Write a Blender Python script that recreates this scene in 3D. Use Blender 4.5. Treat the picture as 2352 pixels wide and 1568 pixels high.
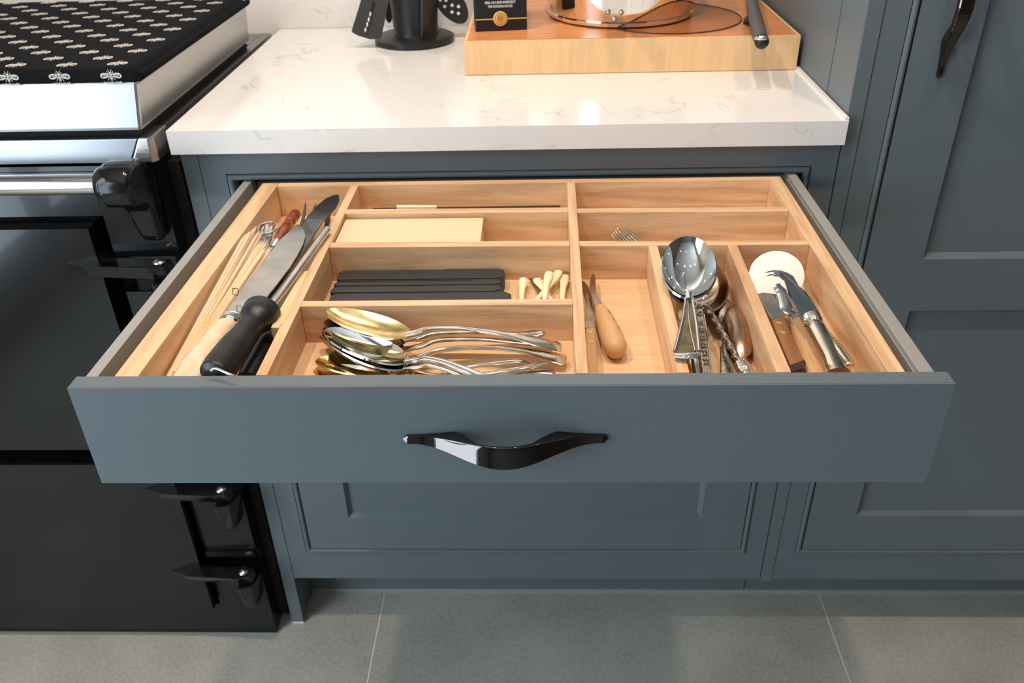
import bpy, bmesh, math, random
from mathutils import Vector, Matrix
random.seed(7)
for o in list(bpy.data.objects): bpy.data.objects.remove(o)
SC = bpy.context.scene
COL = SC.collection
V = Vector
# ------------------------------------------------------------------ camera
CAMV = [[0.018428, -1.031061, 1.252321], [0.99941, 0.024722, -0.023825], [0.006948, 0.533948, 0.845489], [-0.033623, 0.845156, -0.533462]]
cd = bpy.data.cameras.new('camera'); cam = bpy.data.objects.new('camera', cd); COL.objects.link(cam)
c_, r_, u_, f_ = [V(a) for a in CAMV]
M = Matrix.Identity(4)
for i in range(3):
    M[i][0] = r_[i]; M[i][1] = u_[i]; M[i][2] = -f_[i]; M[i][3] = c_[i]
cam.matrix_world = M
cd.sensor_width = 36; cd.lens = 30.0371; cd.clip_start = 0.02
cd.dof.use_dof = True; cd.dof.focus_distance = 0.74; cd.dof.aperture_fstop = 13.0
SC.camera = cam
# ------------------------------------------------------------------ world, lights, exposure
w = bpy.data.worlds.new('daylight'); SC.world = w; w.use_nodes = True
bg = w.node_tree.nodes['Background']; bg.inputs[0].default_value = (0.72, 0.86, 1.0, 1); bg.inputs[1].default_value = 1.3
SC.view_settings.view_transform = 'Standard'; SC.view_settings.look = 'None'
SC.view_settings.gamma = 1; SC.view_settings.use_curve_mapping = False
SC.view_settings.exposure = 0.0
def area(name, loc, target, sx, sy, power, col, spread=None):
    l = bpy.data.lights.new(name, 'AREA'); l.shape = 'RECTANGLE'; l.size = sx; l.size_y = sy; l.energy = power; l.color = col
    if spread: l.spread = spread
    o = bpy.data.objects.new(name, l); COL.objects.link(o); o.location = loc
    o.rotation_euler = (V(target) - V(loc)).to_track_quat('-Z', 'Y').to_euler(); return o
area('window_daylight', (-1.67, -1.45, 1.15), (0, -1.45, 1.15), 1.5, 2.1, 72, (0.75, 0.88, 1.0))
def spot(name, loc, power, col=(1.0, 0.82, 0.66), r=0.03, size=150):
    l = bpy.data.lights.new(name, 'SPOT'); l.energy = power; l.color = col; l.shadow_soft_size = r
    l.spot_size = math.radians(size); l.spot_blend = 0.6
    o = bpy.data.objects.new(name, l); COL.objects.link(o); o.location = loc; return o
LAMPS = [(0.53, -0.36), (-0.62, -0.36), (-0.05, -0.36), (1.7, -0.36), (-0.62, -1.7), (0.53, -1.7), (1.7, -1.7)]  # third spot is an added light to brighten the cutlery tray
POW = [21, 43, 38, 2, 4, 3, 3]
for i, (x, y) in enumerate(LAMPS): spot('ceiling_spot', (x, y, 2.385), POW[i])
# ------------------------------------------------------------------ materials
MT = {}
def nm(name):
    m = bpy.data.materials.new(name); m.use_nodes = True; MT[name] = m
    nt = m.node_tree; return m, nt, nt.nodes['Principled BSDF']
def mat(name, col, rough=0.5, metal=0.0, coat=0.0, bump=0.0, bscale=200, spec=0.5, var=0.0, vscale=8, trans=0, ior=1.45, col2=None, stretch=None):
    m, nt, b = nm(name)
    b.inputs['Base Color'].default_value = (*col, 1); b.inputs['Roughness'].default_value = rough
    b.inputs['Metallic'].default_value = metal; b.inputs['Coat Weight'].default_value = coat
    b.inputs['Coat Roughness'].default_value = 0.03
    b.inputs['Specular IOR Level'].default_value = spec; b.inputs['Transmission Weight'].default_value = trans; b.inputs['IOR'].default_value = ior
    tc = nt.nodes.new('ShaderNodeTexCoord'); out = tc.outputs['Object']
    if stretch:
        mp = nt.nodes.new('ShaderNodeMapping'); mp.inputs['Scale'].default_value = stretch
        nt.links.new(out, mp.inputs[0]); out = mp.outputs[0]
    if var or col2:
        n = nt.nodes.new('ShaderNodeTexNoise'); n.inputs['Scale'].default_value = vscale; n.inputs['Detail'].default_value = 6
        nt.links.new(out, n.inputs['Vector'])
        cr = nt.nodes.new('ShaderNodeValToRGB')
        c2 = col2 if col2 else [c*(1-var) for c in col]; c1 = col if col2 else [min(1, c*(1+var)) for c in col]
        cr.color_ramp.elements[0].position = 0.35; cr.color_ramp.elements[1].position = 0.65
        cr.color_ramp.elements[0].color = (*c2, 1); cr.color_ramp.elements[1].color = (*c1, 1)
        nt.links.new(n.outputs[0], cr.inputs[0]); nt.links.new(cr.outputs[0], b.inputs['Base Color'])
    if bump:
        n2 = nt.nodes.new('ShaderNodeTexNoise'); n2.inputs['Scale'].default_value = bscale; n2.inputs['Detail'].default_value = 4
        nt.links.new(out, n2.inputs['Vector'])
        bp = nt.nodes.new('ShaderNodeBump'); bp.inputs['Strength'].default_value = bump; bp.inputs['Distance'].default_value = 0.002
        nt.links.new(n2.outputs[0], bp.inputs['Height']); nt.links.new(bp.outputs[0], b.inputs['Normal'])
    return m
def wood(name, light, dark, axis='X', rough=0.45, scale=1.0, fig=0.5, knot=None):
    m, nt, b = nm(name)
    N = nt.nodes; L = nt.links
    tc = N.new('ShaderNodeTexCoord'); mp = N.new('ShaderNodeMapping')
    s = {'X': (3.2, 42, 42), 'Y': (42, 3.2, 42), 'Z': (42, 42, 3.2)}[axis]
    mp.inputs['Scale'].default_value = [a*scale for a in s]
    oi = N.new('ShaderNodeObjectInfo'); ml = N.new('ShaderNodeVectorMath'); ml.operation = 'MULTIPLY'
    cb = N.new('ShaderNodeCombineXYZ'); 
    for k in range(3): L.new(oi.outputs['Random'], cb.inputs[k])
    ml.inputs[1].default_value = (9, 7, 5); L.new(cb.outputs[0], ml.inputs[0])
    L.new(tc.outputs['Object'], mp.inputs[0]); ad = N.new('ShaderNodeVectorMath'); L.new(mp.outputs[0], ad.inputs[0]); L.new(ml.outputs[0], ad.inputs[1])
    n1 = N.new('ShaderNodeTexNoise'); n1.inputs['Scale'].default_value = 0.8; n1.inputs['Detail'].default_value = 2; n1.inputs['Distortion'].default_value = 0.3
    n2 = N.new('ShaderNodeTexNoise'); n2.inputs['Scale'].default_value = 11; n2.inputs['Detail'].default_value = 8; n2.inputs['Roughness'].default_value = 0.7
    wv = N.new('ShaderNodeMath'); wv.operation = 'MULTIPLY'; wv.inputs[1].default_value = 26
    L.new(ad.outputs[0], n1.inputs['Vector']); L.new(ad.outputs[0], n2.inputs['Vector'])
    L.new(n1.outputs[0], wv.inputs[0]); sn = N.new('ShaderNodeMath'); sn.operation = 'SINE'; L.new(wv.outputs[0], sn.inputs[0])
    mr = N.new('ShaderNodeMapRange'); mr.inputs[1].default_value = -1; mr.inputs[2].default_value = 1; L.new(sn.outputs[0], mr.inputs[0])
    mx = N.new('ShaderNodeMix'); mx.inputs[0].default_value = fig; L.new(n2.outputs[0], mx.inputs[2]); L.new(mr.outputs[0], mx.inputs[3])
    cr = N.new('ShaderNodeValToRGB'); cr.color_ramp.elements[0].position = 0.25; cr.color_ramp.elements[1].position = 0.72
    cr.color_ramp.elements[0].color = (*dark, 1); cr.color_ramp.elements[1].color = (*light, 1)
    L.new(mx.outputs[0], cr.inputs[0]); L.new(cr.outputs[0], b.inputs['Base Color'])
    b.inputs['Roughness'].default_value = rough; b.inputs['Specular IOR Level'].default_value = 0.35
    bp = N.new('ShaderNodeBump'); bp.inputs['Strength'].default_value = 0.12; bp.inputs['Distance'].default_value = 0.001
    L.new(n2.outputs[0], bp.inputs['Height']); L.new(bp.outputs[0], b.inputs['Normal'])
    return m
OAKL, OAKD = (0.80, 0.535, 0.315), (0.56, 0.330, 0.170)
wood('oak_x', OAKL, OAKD, 'X', fig=0.30); wood('oak_y', OAKL, OAKD, 'Y', fig=0.30)
wood('tray_base', (0.80, 0.55, 0.33), (0.68, 0.42, 0.225), 'X', fig=0.15)
wood('maple_top', (0.72, 0.32, 0.12), (0.55, 0.20, 0.065), 'X', fig=0.15, rough=0.35)
wood('maple_side', (0.84, 0.56, 0.30), (0.76, 0.46, 0.22), 'Z', fig=0.2, rough=0.5, scale=1.5)
wood('pale_wood', (0.86, 0.66, 0.40), (0.78, 0.55, 0.29), 'Y', fig=0.1)
wood('box_wood', (0.80, 0.64, 0.42), (0.75, 0.57, 0.35), 'X', fig=0.08)
wood('beech', (0.72, 0.44, 0.22), (0.58, 0.32, 0.14), 'Y', fig=0.1)
wood('brown_wood', (0.36, 0.16, 0.07), (0.20, 0.08, 0.03), 'Y', fig=0.3, scale=2)
wood('bamboo', (0.95, 0.76, 0.50), (0.84, 0.58, 0.33), 'Y', fig=0.2, scale=3)
mat('paint', (0.122, 0.148, 0.163), 0.42, bump=0.05, bscale=500, stretch=(1, 1, 0.2))
mat('paint_top', (0.122, 0.148, 0.163), 0.42, bump=0.35, bscale=300, stretch=(0.06, 1, 1))
mat('metal_side', (0.36, 0.345, 0.32), 0.42, metal=0.2); mat('trim_steel', (0.30, 0.305, 0.32), 0.25, metal=1)
mat('black_gap', (0.01, 0.01, 0.01), 0.8)
mat('steel', (0.72, 0.71, 0.69), 0.13, metal=1, var=0.04, vscale=30)
mat('mirror_steel', (0.86, 0.85, 0.83), 0.035, metal=1)
mat('brushed', (0.62, 0.60, 0.57), 0.28, metal=1, bump=0.15, bscale=300, stretch=(0.05, 1, 1))
mat('wheel_steel', (0.42, 0.40, 0.38), 0.4, metal=1); mat('lid_steel', (0.50, 0.495, 0.49), 0.33, metal=1, bump=0.05, bscale=12)
mat('dull_blade', (0.56, 0.53, 0.48), 0.17, metal=1, var=0.16, vscale=28)
mat('dark_blade', (0.20, 0.20, 0.20), 0.3, metal=1, var=0.3, vscale=40)
mat('silver', (0.76, 0.67, 0.56), 0.12, metal=1, var=0.10, vscale=60)
mat('old_silver', (0.55, 0.47, 0.38), 0.2, metal=1, var=0.25, vscale=90, bump=0.15, bscale=350)
mat('gilt', (0.84, 0.60, 0.28), 0.26, metal=1, var=0.25, vscale=70)
mat('tarnish', (0.30, 0.23, 0.12), 0.25, metal=1, var=0.3, vscale=70)
mat('bronze_spoon', (0.42, 0.28, 0.20), 0.25, metal=1, var=0.25, vscale=60)
mat('gunmetal', (0.12, 0.105, 0.10), 0.05, metal=1)
mat('brass', (0.85, 0.52, 0.18), 0.3, metal=1)
mat('enamel', (0.006, 0.0062, 0.0068), 0.16, coat=0.2, bump=0.04, bscale=25, spec=0.4)
mat('black_plastic', (0.012, 0.012, 0.013), 0.38)
mat('handle_rubber', (0.035, 0.033, 0.033), 0.5)
mat('soft_grey', (0.085, 0.075, 0.07), 0.55)
mat('ivory', (0.90, 0.80, 0.52), 0.3, var=0.05)
mat('bone', (0.78, 0.58, 0.38), 0.28, var=0.12, vscale=90)
mat('red_wood', (0.24, 0.05, 0.012), 0.25, coat=0.5, var=0.3, vscale=60)
mat('cloth', (0.0035, 0.004, 0.006), 0.9, bump=0.3, bscale=1500, spec=0.15)
mat('bee_white', (0.62, 0.60, 0.55), 0.8)
mat('box_black', (0.012, 0.012, 0.016), 0.35)
mat('gold_print', (0.75, 0.45, 0.13), 0.4, metal=0.3)
mat('white_print', (0.8, 0.8, 0.78), 0.6); mat('green_print', (0.02, 0.22, 0.10), 0.6); mat('red_print', (0.55, 0.04, 0.04), 0.6)
mat('dark_stick', (0.05, 0.022, 0.018), 0.4)
mat('white_plastic', (0.75, 0.73, 0.70), 0.5)
mat('grout', (0.72, 0.72, 0.66), 0.9)
mat('plaster', (0.55, 0.55, 0.54), 0.9); mat('grey_plaster', (0.22, 0.225, 0.23), 0.9); mat('warm_plaster', (0.14, 0.10, 0.07), 0.9); mat('ceiling_white', (0.72, 0.71, 0.69), 0.9)
mat('lamp_rim', (0.8, 0.8, 0.8), 0.3, metal=1); mat('frame_dark', (0.03, 0.03, 0.035), 0.5)
mat('ink', (0.10, 0.035, 0.015), 0.7)
def tile_mat():
    m, nt, b = nm('floor_tile'); N = nt.nodes; L = nt.links
    tc = N.new('ShaderNodeTexCoord'); a = N.new('ShaderNodeTexNoise'); a.inputs['Scale'].default_value = 5; a.inputs['Detail'].default_value = 5
    c = N.new('ShaderNodeTexNoise'); c.inputs['Scale'].default_value = 160; c.inputs['Detail'].default_value = 6
    L.new(tc.outputs['Object'], a.inputs['Vector']); L.new(tc.outputs['Object'], c.inputs['Vector'])
    mx = N.new('ShaderNodeMix'); mx.inputs[0].default_value = 0.45; L.new(a.outputs[0], mx.inputs[2]); L.new(c.outputs[0], mx.inputs[3])
    cr = N.new('ShaderNodeValToRGB'); cr.color_ramp.elements[0].position = 0.35; cr.color_ramp.elements[1].position = 0.65
    cr.color_ramp.elements[0].color = (0.29, 0.285, 0.245, 1); cr.color_ramp.elements[1].color = (0.45, 0.44, 0.385, 1)
    L.new(mx.outputs[0], cr.inputs[0]); L.new(cr.outputs[0], b.inputs['Base Color']); b.inputs['Roughness'].default_value = 0.55
tile_mat()
def quartz():
    m, nt, b = nm('quartz'); N = nt.nodes; L = nt.links
    tc = N.new('ShaderNodeTexCoord'); a = N.new('ShaderNodeTexNoise'); a.inputs['Scale'].default_value = 7; a.inputs['Detail'].default_value = 9; a.inputs['Distortion'].default_value = 1.2
    L.new(tc.outputs['Object'], a.inputs['Vector'])
    s = N.new('ShaderNodeMath'); s.operation = 'SUBTRACT'; s.inputs[1].default_value = 0.5; L.new(a.outputs[0], s.inputs[0])
    ab = N.new('ShaderNodeMath'); ab.operation = 'ABSOLUTE'; L.new(s.outputs[0], ab.inputs[0])
    cr = N.new('ShaderNodeValToRGB'); cr.color_ramp.elements[0].position = 0.0; cr.color_ramp.elements[1].position = 0.012
    cr.color_ramp.elements[0].color = (0.62, 0.59, 0.55, 1); cr.color_ramp.elements[1].color = (0.80, 0.785, 0.765, 1)
    g = N.new('ShaderNodeTexNoise'); g.inputs['Scale'].default_value = 12
    L.new(tc.outputs['Object'], g.inputs['Vector'])
    mr = N.new('ShaderNodeMapRange'); mr.inputs[1].default_value = 0.5; mr.inputs[2].default_value = 0.62; L.new(g.outputs[0], mr.inputs[0])
    mx = N.new('ShaderNodeMix'); mx.data_type = 'RGBA'; L.new(mr.outputs[0], mx.inputs[0]); mx.inputs[6].default_value = (0.80, 0.785, 0.765, 1)
    L.new(ab.outputs[0], cr.inputs[0]); L.new(cr.outputs[0], mx.inputs[7]); L.new(mx.outputs[2], b.inputs['Base Color'])
    b.inputs['Roughness'].default_value = 0.14; b.inputs['Specular IOR Level'].default_value = 0.5
quartz()
def film(name, fac, tint, rough=0.12):
    m = bpy.data.materials.new(name); m.use_nodes = True; MT[name] = m; nt = m.node_tree; N = nt.nodes; L = nt.links
    N.remove(N['Principled BSDF']); o = N['Material Output']
    t = N.new('ShaderNodeBsdfTransparent'); t.inputs[0].default_value = (*tint, 1); g = N.new('ShaderNodeBsdfGlossy'); g.inputs['Roughness'].default_value = rough
    n = N.new('ShaderNodeTexNoise'); n.inputs['Scale'].default_value = 60; tc = N.new('ShaderNodeTexCoord'); L.new(tc.outputs['Object'], n.inputs['Vector'])
    bp = N.new('ShaderNodeBump'); bp.inputs['Strength'].default_value = 0.5; bp.inputs['Distance'].default_value = 0.003; L.new(n.outputs[0], bp.inputs['Height']); L.new(bp.outputs[0], g.inputs['Normal'])
    mx = N.new('ShaderNodeMixShader'); mx.inputs[0].default_value = fac; L.new(t.outputs[0], mx.inputs[1]); L.new(g.outputs[0], mx.inputs[2]); L.new(mx.outputs[0], o.inputs[0])
film('window_glass', 0.06, (0.97, 0.98, 0.98), 0.02); film('plastic_film', 0.09, (0.985, 0.975, 0.96)); film('clear_glass', 0.07, (0.93, 0.89, 0.83), 0.03)
# ------------------------------------------------------------------ helpers
def origin(p):
    return V((0, 0, 0)) if p is None else V(p.get('_o', (0, 0, 0)))
def link(name, me, m, parent=None, smooth=False, angle=35):
    o = bpy.data.objects.new(name, me); COL.objects.link(o)
    if m: me.materials.append(MT[m] if isinstance(m, str) else m)
    if smooth:
        for p in me.polygons: p.use_smooth = True
        me.set_sharp_from_angle(angle=math.radians(angle))
    if parent:
        og = origin(parent); me.transform(Matrix.Translation(-og)); o.parent = parent; o['_o'] = tuple(og)
    return o
def thing(name, label, cat, loc, group=None):
    o = bpy.data.objects.new(name, None); COL.objects.link(o); o.location = loc; o['_o'] = tuple(loc); o.empty_display_size = 0.02
    o['label'] = label; o['category'] = cat
    if group: o['group'] = group
    return o
def tag(o, label=None, cat=None, group=None, kind=None):
    if label: o['label'] = label
    if cat: o['category'] = cat
    if group: o['group'] = group
    if kind: o['kind'] = kind
    return o
def from_bm(name, bm, m, parent, smooth=False, angle=35):
    bmesh.ops.recalc_face_normals(bm, faces=bm.faces[:])
    me = bpy.data.meshes.new(name); bm.to_mesh(me); bm.free(); return link(name, me, m, parent, smooth, angle)
def add_box(bm, x0, x1, y0, y1, z0, z1):
    vs = [bm.verts.new((x, y, z)) for x in (x0, x1) for y in (y0, y1) for z in (z0, z1)]
    for f in ((0, 1, 3, 2), (4, 6, 7, 5), (0, 4, 5, 1), (2, 3, 7, 6), (0, 2, 6, 4), (1, 5, 7, 3)): bm.faces.new([vs[i] for i in f])
def bev(bm, w, seg=2):
    if w > 0: bmesh.ops.bevel(bm, geom=[e for e in bm.edges if e.is_manifold and e.calc_face_angle(0) > 0.5], offset=w, segments=seg, affect='EDGES', profile=0.6)
def box(name, m, x0, x1, y0, y1, z0, z1, parent=None, b=0.0008, seg=2):
    bm = bmesh.new(); add_box(bm, x0, x1, y0, y1, z0, z1); bev(bm, b, seg); return from_bm(name, bm, m, parent, b > 0.002, 40)
def boxes(name, m, L, parent=None, b=0.0):
    bm = bmesh.new()
    for a in L: add_box(bm, *a)
    bev(bm, b); return from_bm(name, bm, m, parent)
def hexa(name, m, bot, top, parent=None, b=0.0008):
    bm = bmesh.new(); vb = [bm.verts.new(p) for p in bot]; vt = [bm.verts.new(p) for p in top]; n = len(bot)
    bm.faces.new(vb[::-1]); bm.faces.new(vt)
    for i in range(n): bm.faces.new((vb[i], vb[(i+1) % n], vt[(i+1) % n], vt[i]))
    bmesh.ops.recalc_face_normals(bm, faces=bm.faces[:]); bev(bm, b); return from_bm(name, bm, m, parent)
def slab(name, m, pts, th, parent=None, b=0.0, nrm=(0, 0, 1), smooth=False):
    n = V(nrm).normalized(); return hexa(name, m, [V(p) - n*th for p in pts], [V(p) for p in pts], parent, b)
def rail(name, m, a0, a1, b0, b1, z0, z1, parent=None, b=0.0008):
    # board whose left edge runs a0->a1 and right edge b0->b1 (xy), vertical faces
    q = [(a0[0], a0[1]), (b0[0], b0[1]), (b1[0], b1[1]), (a1[0], a1[1])]
    return hexa(name, m, [(x, y, z0) for x, y in q], [(x, y, z1) for x, y in q], parent, b)
def smooth_path(pts, vals, n):
    pts = [V(p) for p in pts]; out = []; ov = []
    k = len(pts)
    for s in range(n+1):
        t = s/n*(k-1); i = min(int(t), k-2); f = t-i
        p0, p1, p2, p3 = pts[max(i-1, 0)], pts[i], pts[i+1], pts[min(i+2, k-1)]
        q = 0.5*((2*p1) + (p2-p0)*f + (2*p0-5*p1+4*p2-p3)*f*f + (3*p1-p0-3*p2+p3)*f**3)
        out.append(q)
        g = f*f*(3-2*f); ov.append([vals[i][j]*(1-g)+vals[i+1][j]*g for j in range(len(vals[0]))])
    return out, ov
def sweep_bm(bm, pts, vals, n=24, seg=12, up=(0, 0, 1), power=1.0, raw=False):
    # vals: (half width, half thickness) per control point
    P, VV = (([V(p) for p in pts], vals) if raw else smooth_path(pts, vals, n))
    rings = []
    for i, p in enumerate(P):
        t = (P[min(i+1, len(P)-1)] - P[max(i-1, 0)]).normalized()
        s = t.cross(V(up))
        s = s.normalized() if s.length > 1e-4 else V((1, 0, 0)); u = s.cross(t).normalized()
        ring = []
        for k in range(seg):
            a = 2*math.pi*k/seg; ca, sa = math.cos(a), math.sin(a)
            ca = math.copysign(abs(ca)**power, ca); sa = math.copysign(abs(sa)**power, sa)
            ring.append(bm.verts.new(p + s*ca*VV[i][0] + u*sa*VV[i][1]))
        rings.append(ring)
    for a, b in zip(rings, rings[1:]):
        for k in range(seg): bm.faces.new((a[k], a[(k+1) % seg], b[(k+1) % seg], b[k]))
    bm.faces.new(rings[0][::-1]); bm.faces.new(rings[-1])
def sweep(name, m, pts, vals, parent=None, n=24, seg=12, up=(0, 0, 1), power=1.0, angle=50):
    vals = [(v, v) if not isinstance(v, (tuple, list)) else v for v in vals]
    bm = bmesh.new(); sweep_bm(bm, pts, vals, n, seg, up, power); return from_bm(name, bm, m, parent, True, angle)
def tube(name, m, pts, r, parent=None, n=24, seg=10): return sweep(name, m, pts, [(r, r)]*len(pts), parent, n, seg)
def lathe(name, m, a, b, prof, parent=None, seg=24, angle=40):
    a, b = V(a), V(b); ax = b-a; L = ax.length; t = ax.normalized()
    s = t.cross(V((0, 0, 1))); s = s.normalized() if s.length > 1e-3 else V((1, 0, 0)); u = s.cross(t)
    bm = bmesh.new(); rings = []
    for (f, r) in prof:
        rings.append([bm.verts.new(a + t*(f*L) + (s*math.cos(2*math.pi*k/seg) + u*math.sin(2*math.pi*k/seg))*max(r, 1e-5)) for k in range(seg)])
    for p, q in zip(rings, rings[1:]):
        for k in range(seg): bm.faces.new((p[k], p[(k+1) % seg], q[(k+1) % seg], q[k]))
    bm.faces.new(rings[0][::-1]); bm.faces.new(rings[-1])
    return from_bm(name, bm, m, parent, True, angle)
def ring(name, m, c, ax1, ax2, r, parent=None, n=32, seg=8, arc=(0, 1)):
    c, ax1, ax2 = V(c), V(ax1), V(ax2); nn = ax1.cross(ax2).normalized(); bm = bmesh.new(); rs = []
    full = arc == (0, 1)
    for i in range(n if full else n+1):
        a = 2*math.pi*(arc[0] + (arc[1]-arc[0])*i/n); d = (ax1*math.cos(a)+ax2*math.sin(a)); p = c + d; dn = d.normalized()
        rs.append([bm.verts.new(p + dn*r*math.cos(2*math.pi*k/seg) + nn*r*math.sin(2*math.pi*k/seg)) for k in range(seg)])
    pairs = list(zip(rs, rs[1:])) + ([(rs[-1], rs[0])] if full else [])
    for p, q in pairs:
        for k in range(seg): bm.faces.new((p[k], p[(k+1) % seg], q[(k+1) % seg], q[k]))
    return from_bm(name, bm, m, parent, True, 60)
def bowl(name, m, tip, neck, hw, depth, parent=None, side=None, flip=False, egg=0.25, th=0.0011, nu=22, nv=14):
    tip, neck = V(tip), V(neck); c = (tip+neck)/2; ax = (tip-neck)/2
    s = V(side) if side else ax.cross(V((0, 0, 1)))
    s = (s - ax.normalized()*s.dot(ax.normalized())).normalized(); n = s.cross(ax).normalized()
    if n.z < 0: n = -n
    if flip: n = -n
    bm = bmesh.new()
    def surf(off):
        R = []
        for i in range(nv+1):
            rr = i/nv; row = []
            for k in range(nu*2):
                a = 2*math.pi*k/(nu*2); u = math.cos(a)*rr; v = math.sin(a)*rr
                wdt = hw*(1 - egg*u*0.55)*(1 + 0.0)
                d = depth*(1-rr**2.6)
                row.append(bm.verts.new(c + ax*u*(1+off/ax.length) + s*v*(wdt+off) - n*(d + off*1.2)))
                if i == 0: break
            R.append(row)
        return R
    A = surf(0); B = surf(th)
    for R in (A, B):
        m2 = nu*2
        for k in range(m2): bm.faces.new((R[0][0], R[1][k], R[1][(k+1) % m2]))
        for i in range(1, nv):
            for k in range(m2): bm.faces.new((R[i][k], R[i+1][k], R[i+1][(k+1) % m2], R[i][(k+1) % m2]))
    for k in range(m2): bm.faces.new((A[-1][k], B[-1][k], B[-1][(k+1) % m2], A[-1][(k+1) % m2]))
    return from_bm(name, bm, m, parent, True, 70)
def spoon(name, label, group, m, tip, neck, hw, depth, hpts, hv=None, side=None, mh=None, egg=0.25, flip=False, cat='spoon', n=30):
    t = thing(name, label, cat, tuple((V(tip)+V(neck))/2 - V((0, 0, depth))), group)
    bowl('bowl', m, tip, neck, hw, depth, t, side, flip, egg)
    k = len(hpts)
    hv = hv or [(0.0042, 0.0016)] + [(0.0026, 0.0020)] + [(0.0030, 0.0014)]*(k-3) + [(0.0072, 0.0010)]
    P = [V(neck) + (V(tip)-V(neck)).normalized()*0.003] + [V(p) for p in hpts]
    hv = [(0.0050, 0.0012)] + hv
    P.append(P[-1] + (P[-1]-P[-2]).normalized()*0.003); hv.append((0.0008, 0.0005))
    sweep('handle', mh or m, P, hv, t, n=n, seg=12)
    return t
def flatten(me_name, bm, m, parent): return from_bm(me_name, bm, m, parent)
def text_mesh(name, body, size, m, parent, mw):
    cu = bpy.data.curves.new(name, 'FONT'); cu.body = body; cu.size = size; cu.align_x = 'CENTER'; cu.align_y = 'CENTER'; cu.extrude = 0.0001
    cu.space_character = 1.0; cu.offset = size*0.012; cu.resolution_u = 2
    t = bpy.data.objects.new('tmp', cu); COL.objects.link(t); bpy.context.view_layer.update()
    me = bpy.data.meshes.new_from_object(t.evaluated_get(bpy.context.evaluated_depsgraph_get())); me.name = name
    bpy.data.objects.remove(t); me.transform(mw); me.materials.clear(); return link(name, me, m, parent)
# ------------------------------------------------------------------ room
H = 0.92
X0, X1, Y0, Y1, ZC = -1.50, 2.6, -3.2, 0.545, 2.42
def struct(o, kind='structure'): o['kind'] = kind; return o
fl = struct(box('floor', 'grout', X0, X1, Y0, Y1, -0.06, -0.0008, None, 0))
fl['label'] = 'grey stone floor tiles with thin pale grout lines'
tx = [-0.2795 + 0.8085*i for i in range(-3, 5)]; ty = [0.30 - 0.8085*i for i in range(0, 5)]
tm = None
for x in tx[:-1]:
    for y in ty:
        a0, a1 = max(x+0.0015, X0), min(x+0.807, X1); b1, b0 = min(y, Y1), max(y-0.8055, Y0)
        if a1-a0 < 0.05 or b1-b0 < 0.05: continue
        box('tile', 'floor_tile', a0, a1, b0, b1, -0.010, 0.0, fl, 0.0006, 1)
for x in tx[:-1]:
    a0, a1 = max(x+0.0015, X0), min(x+0.807, X1)
    if a1-a0 > 0.05: box('tile', 'floor_tile', a0, a1, 0.303, Y1, -0.010, 0.0, fl, 0.0006, 1)
struct(box('wall_back', 'quartz', X0, X1, Y1, Y1+0.1, 0, ZC, None, 0))
struct(box('wall_right', 'warm_plaster', X1, X1+0.1, Y0-0.1, Y1+0.1, 0, ZC, None, 0))
struct(box('ceiling', 'ceiling_white', X0-0.1, X1+0.1, Y0-0.1, Y1+0.1, ZC, ZC+0.1, None, 0))
struct(box('wall_front', 'grey_plaster', X0, X1, Y0-0.1, Y0, 0, ZC, None, 0))
WY0, WY1, WZ0, WZ1 = -2.25, -0.65, 0.12, 2.2
struct(boxes('wall_left', 'plaster', [(X0-0.1, X0, Y0-0.1, WY0, 0, ZC), (X0-0.1, X0, WY1, Y1+0.1, 0, ZC), (X0-0.1, X0, WY0, WY1, 0, WZ0), (X0-0.1, X0, WY0, WY1, WZ1, ZC)]))
wn = struct(boxes('window_1', 'frame_dark', [(X0-0.07, X0-0.02, WY0, WY0+0.05, WZ0, WZ1), (X0-0.07, X0-0.02, WY1-0.05, WY1, WZ0, WZ1), (X0-0.07, X0-0.02, WY0, WY1, WZ0, WZ0+0.05), (X0-0.07, X0-0.02, WY0, WY1, WZ1-0.05, WZ1), (X0-0.07, X0-0.02, -1.48, -1.42, WZ0, WZ1)]))
for a, b_ in ((WY0+0.05, -1.48), (-1.42, WY1-0.05)): box('pane', 'window_glass', X0-0.048, X0-0.042, a, b_, WZ0+0.05, WZ1-0.05, wn, 0)
LL = ['above the tall cabinet front', 'above the range cooker', 'above the open drawer, added to brighten the tray', 'in the right corner by the back wall', 'behind the camera on the left', 'behind the camera in the middle', 'behind the camera on the right']
for i, (x, y) in enumerate(LAMPS):
    t = thing('downlight', 'small round recessed ceiling downlight ' + LL[i], 'light', (x, y, ZC-0.001), 'ceiling downlights')
    ring('rim', 'lamp_rim', (x, y, ZC-0.003), (0.045, 0, 0), (0, 0.045, 0), 0.006, t, 28, 6)
# ------------------------------------------------------------------ worktop
wt = box('worktop', 'quartz', -0.4415, 0.3895, -0.0145, 0.543, H-0.030, H, None, 0.0012)
tag(wt, 'white veined stone worktop slab over the open drawer', 'worktop')
sealant = box('sealant', 'white_plastic', 0.3850, 0.3898, -0.013, 0.543, H-0.001, H+0.0035, wt, 0.001)
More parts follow.
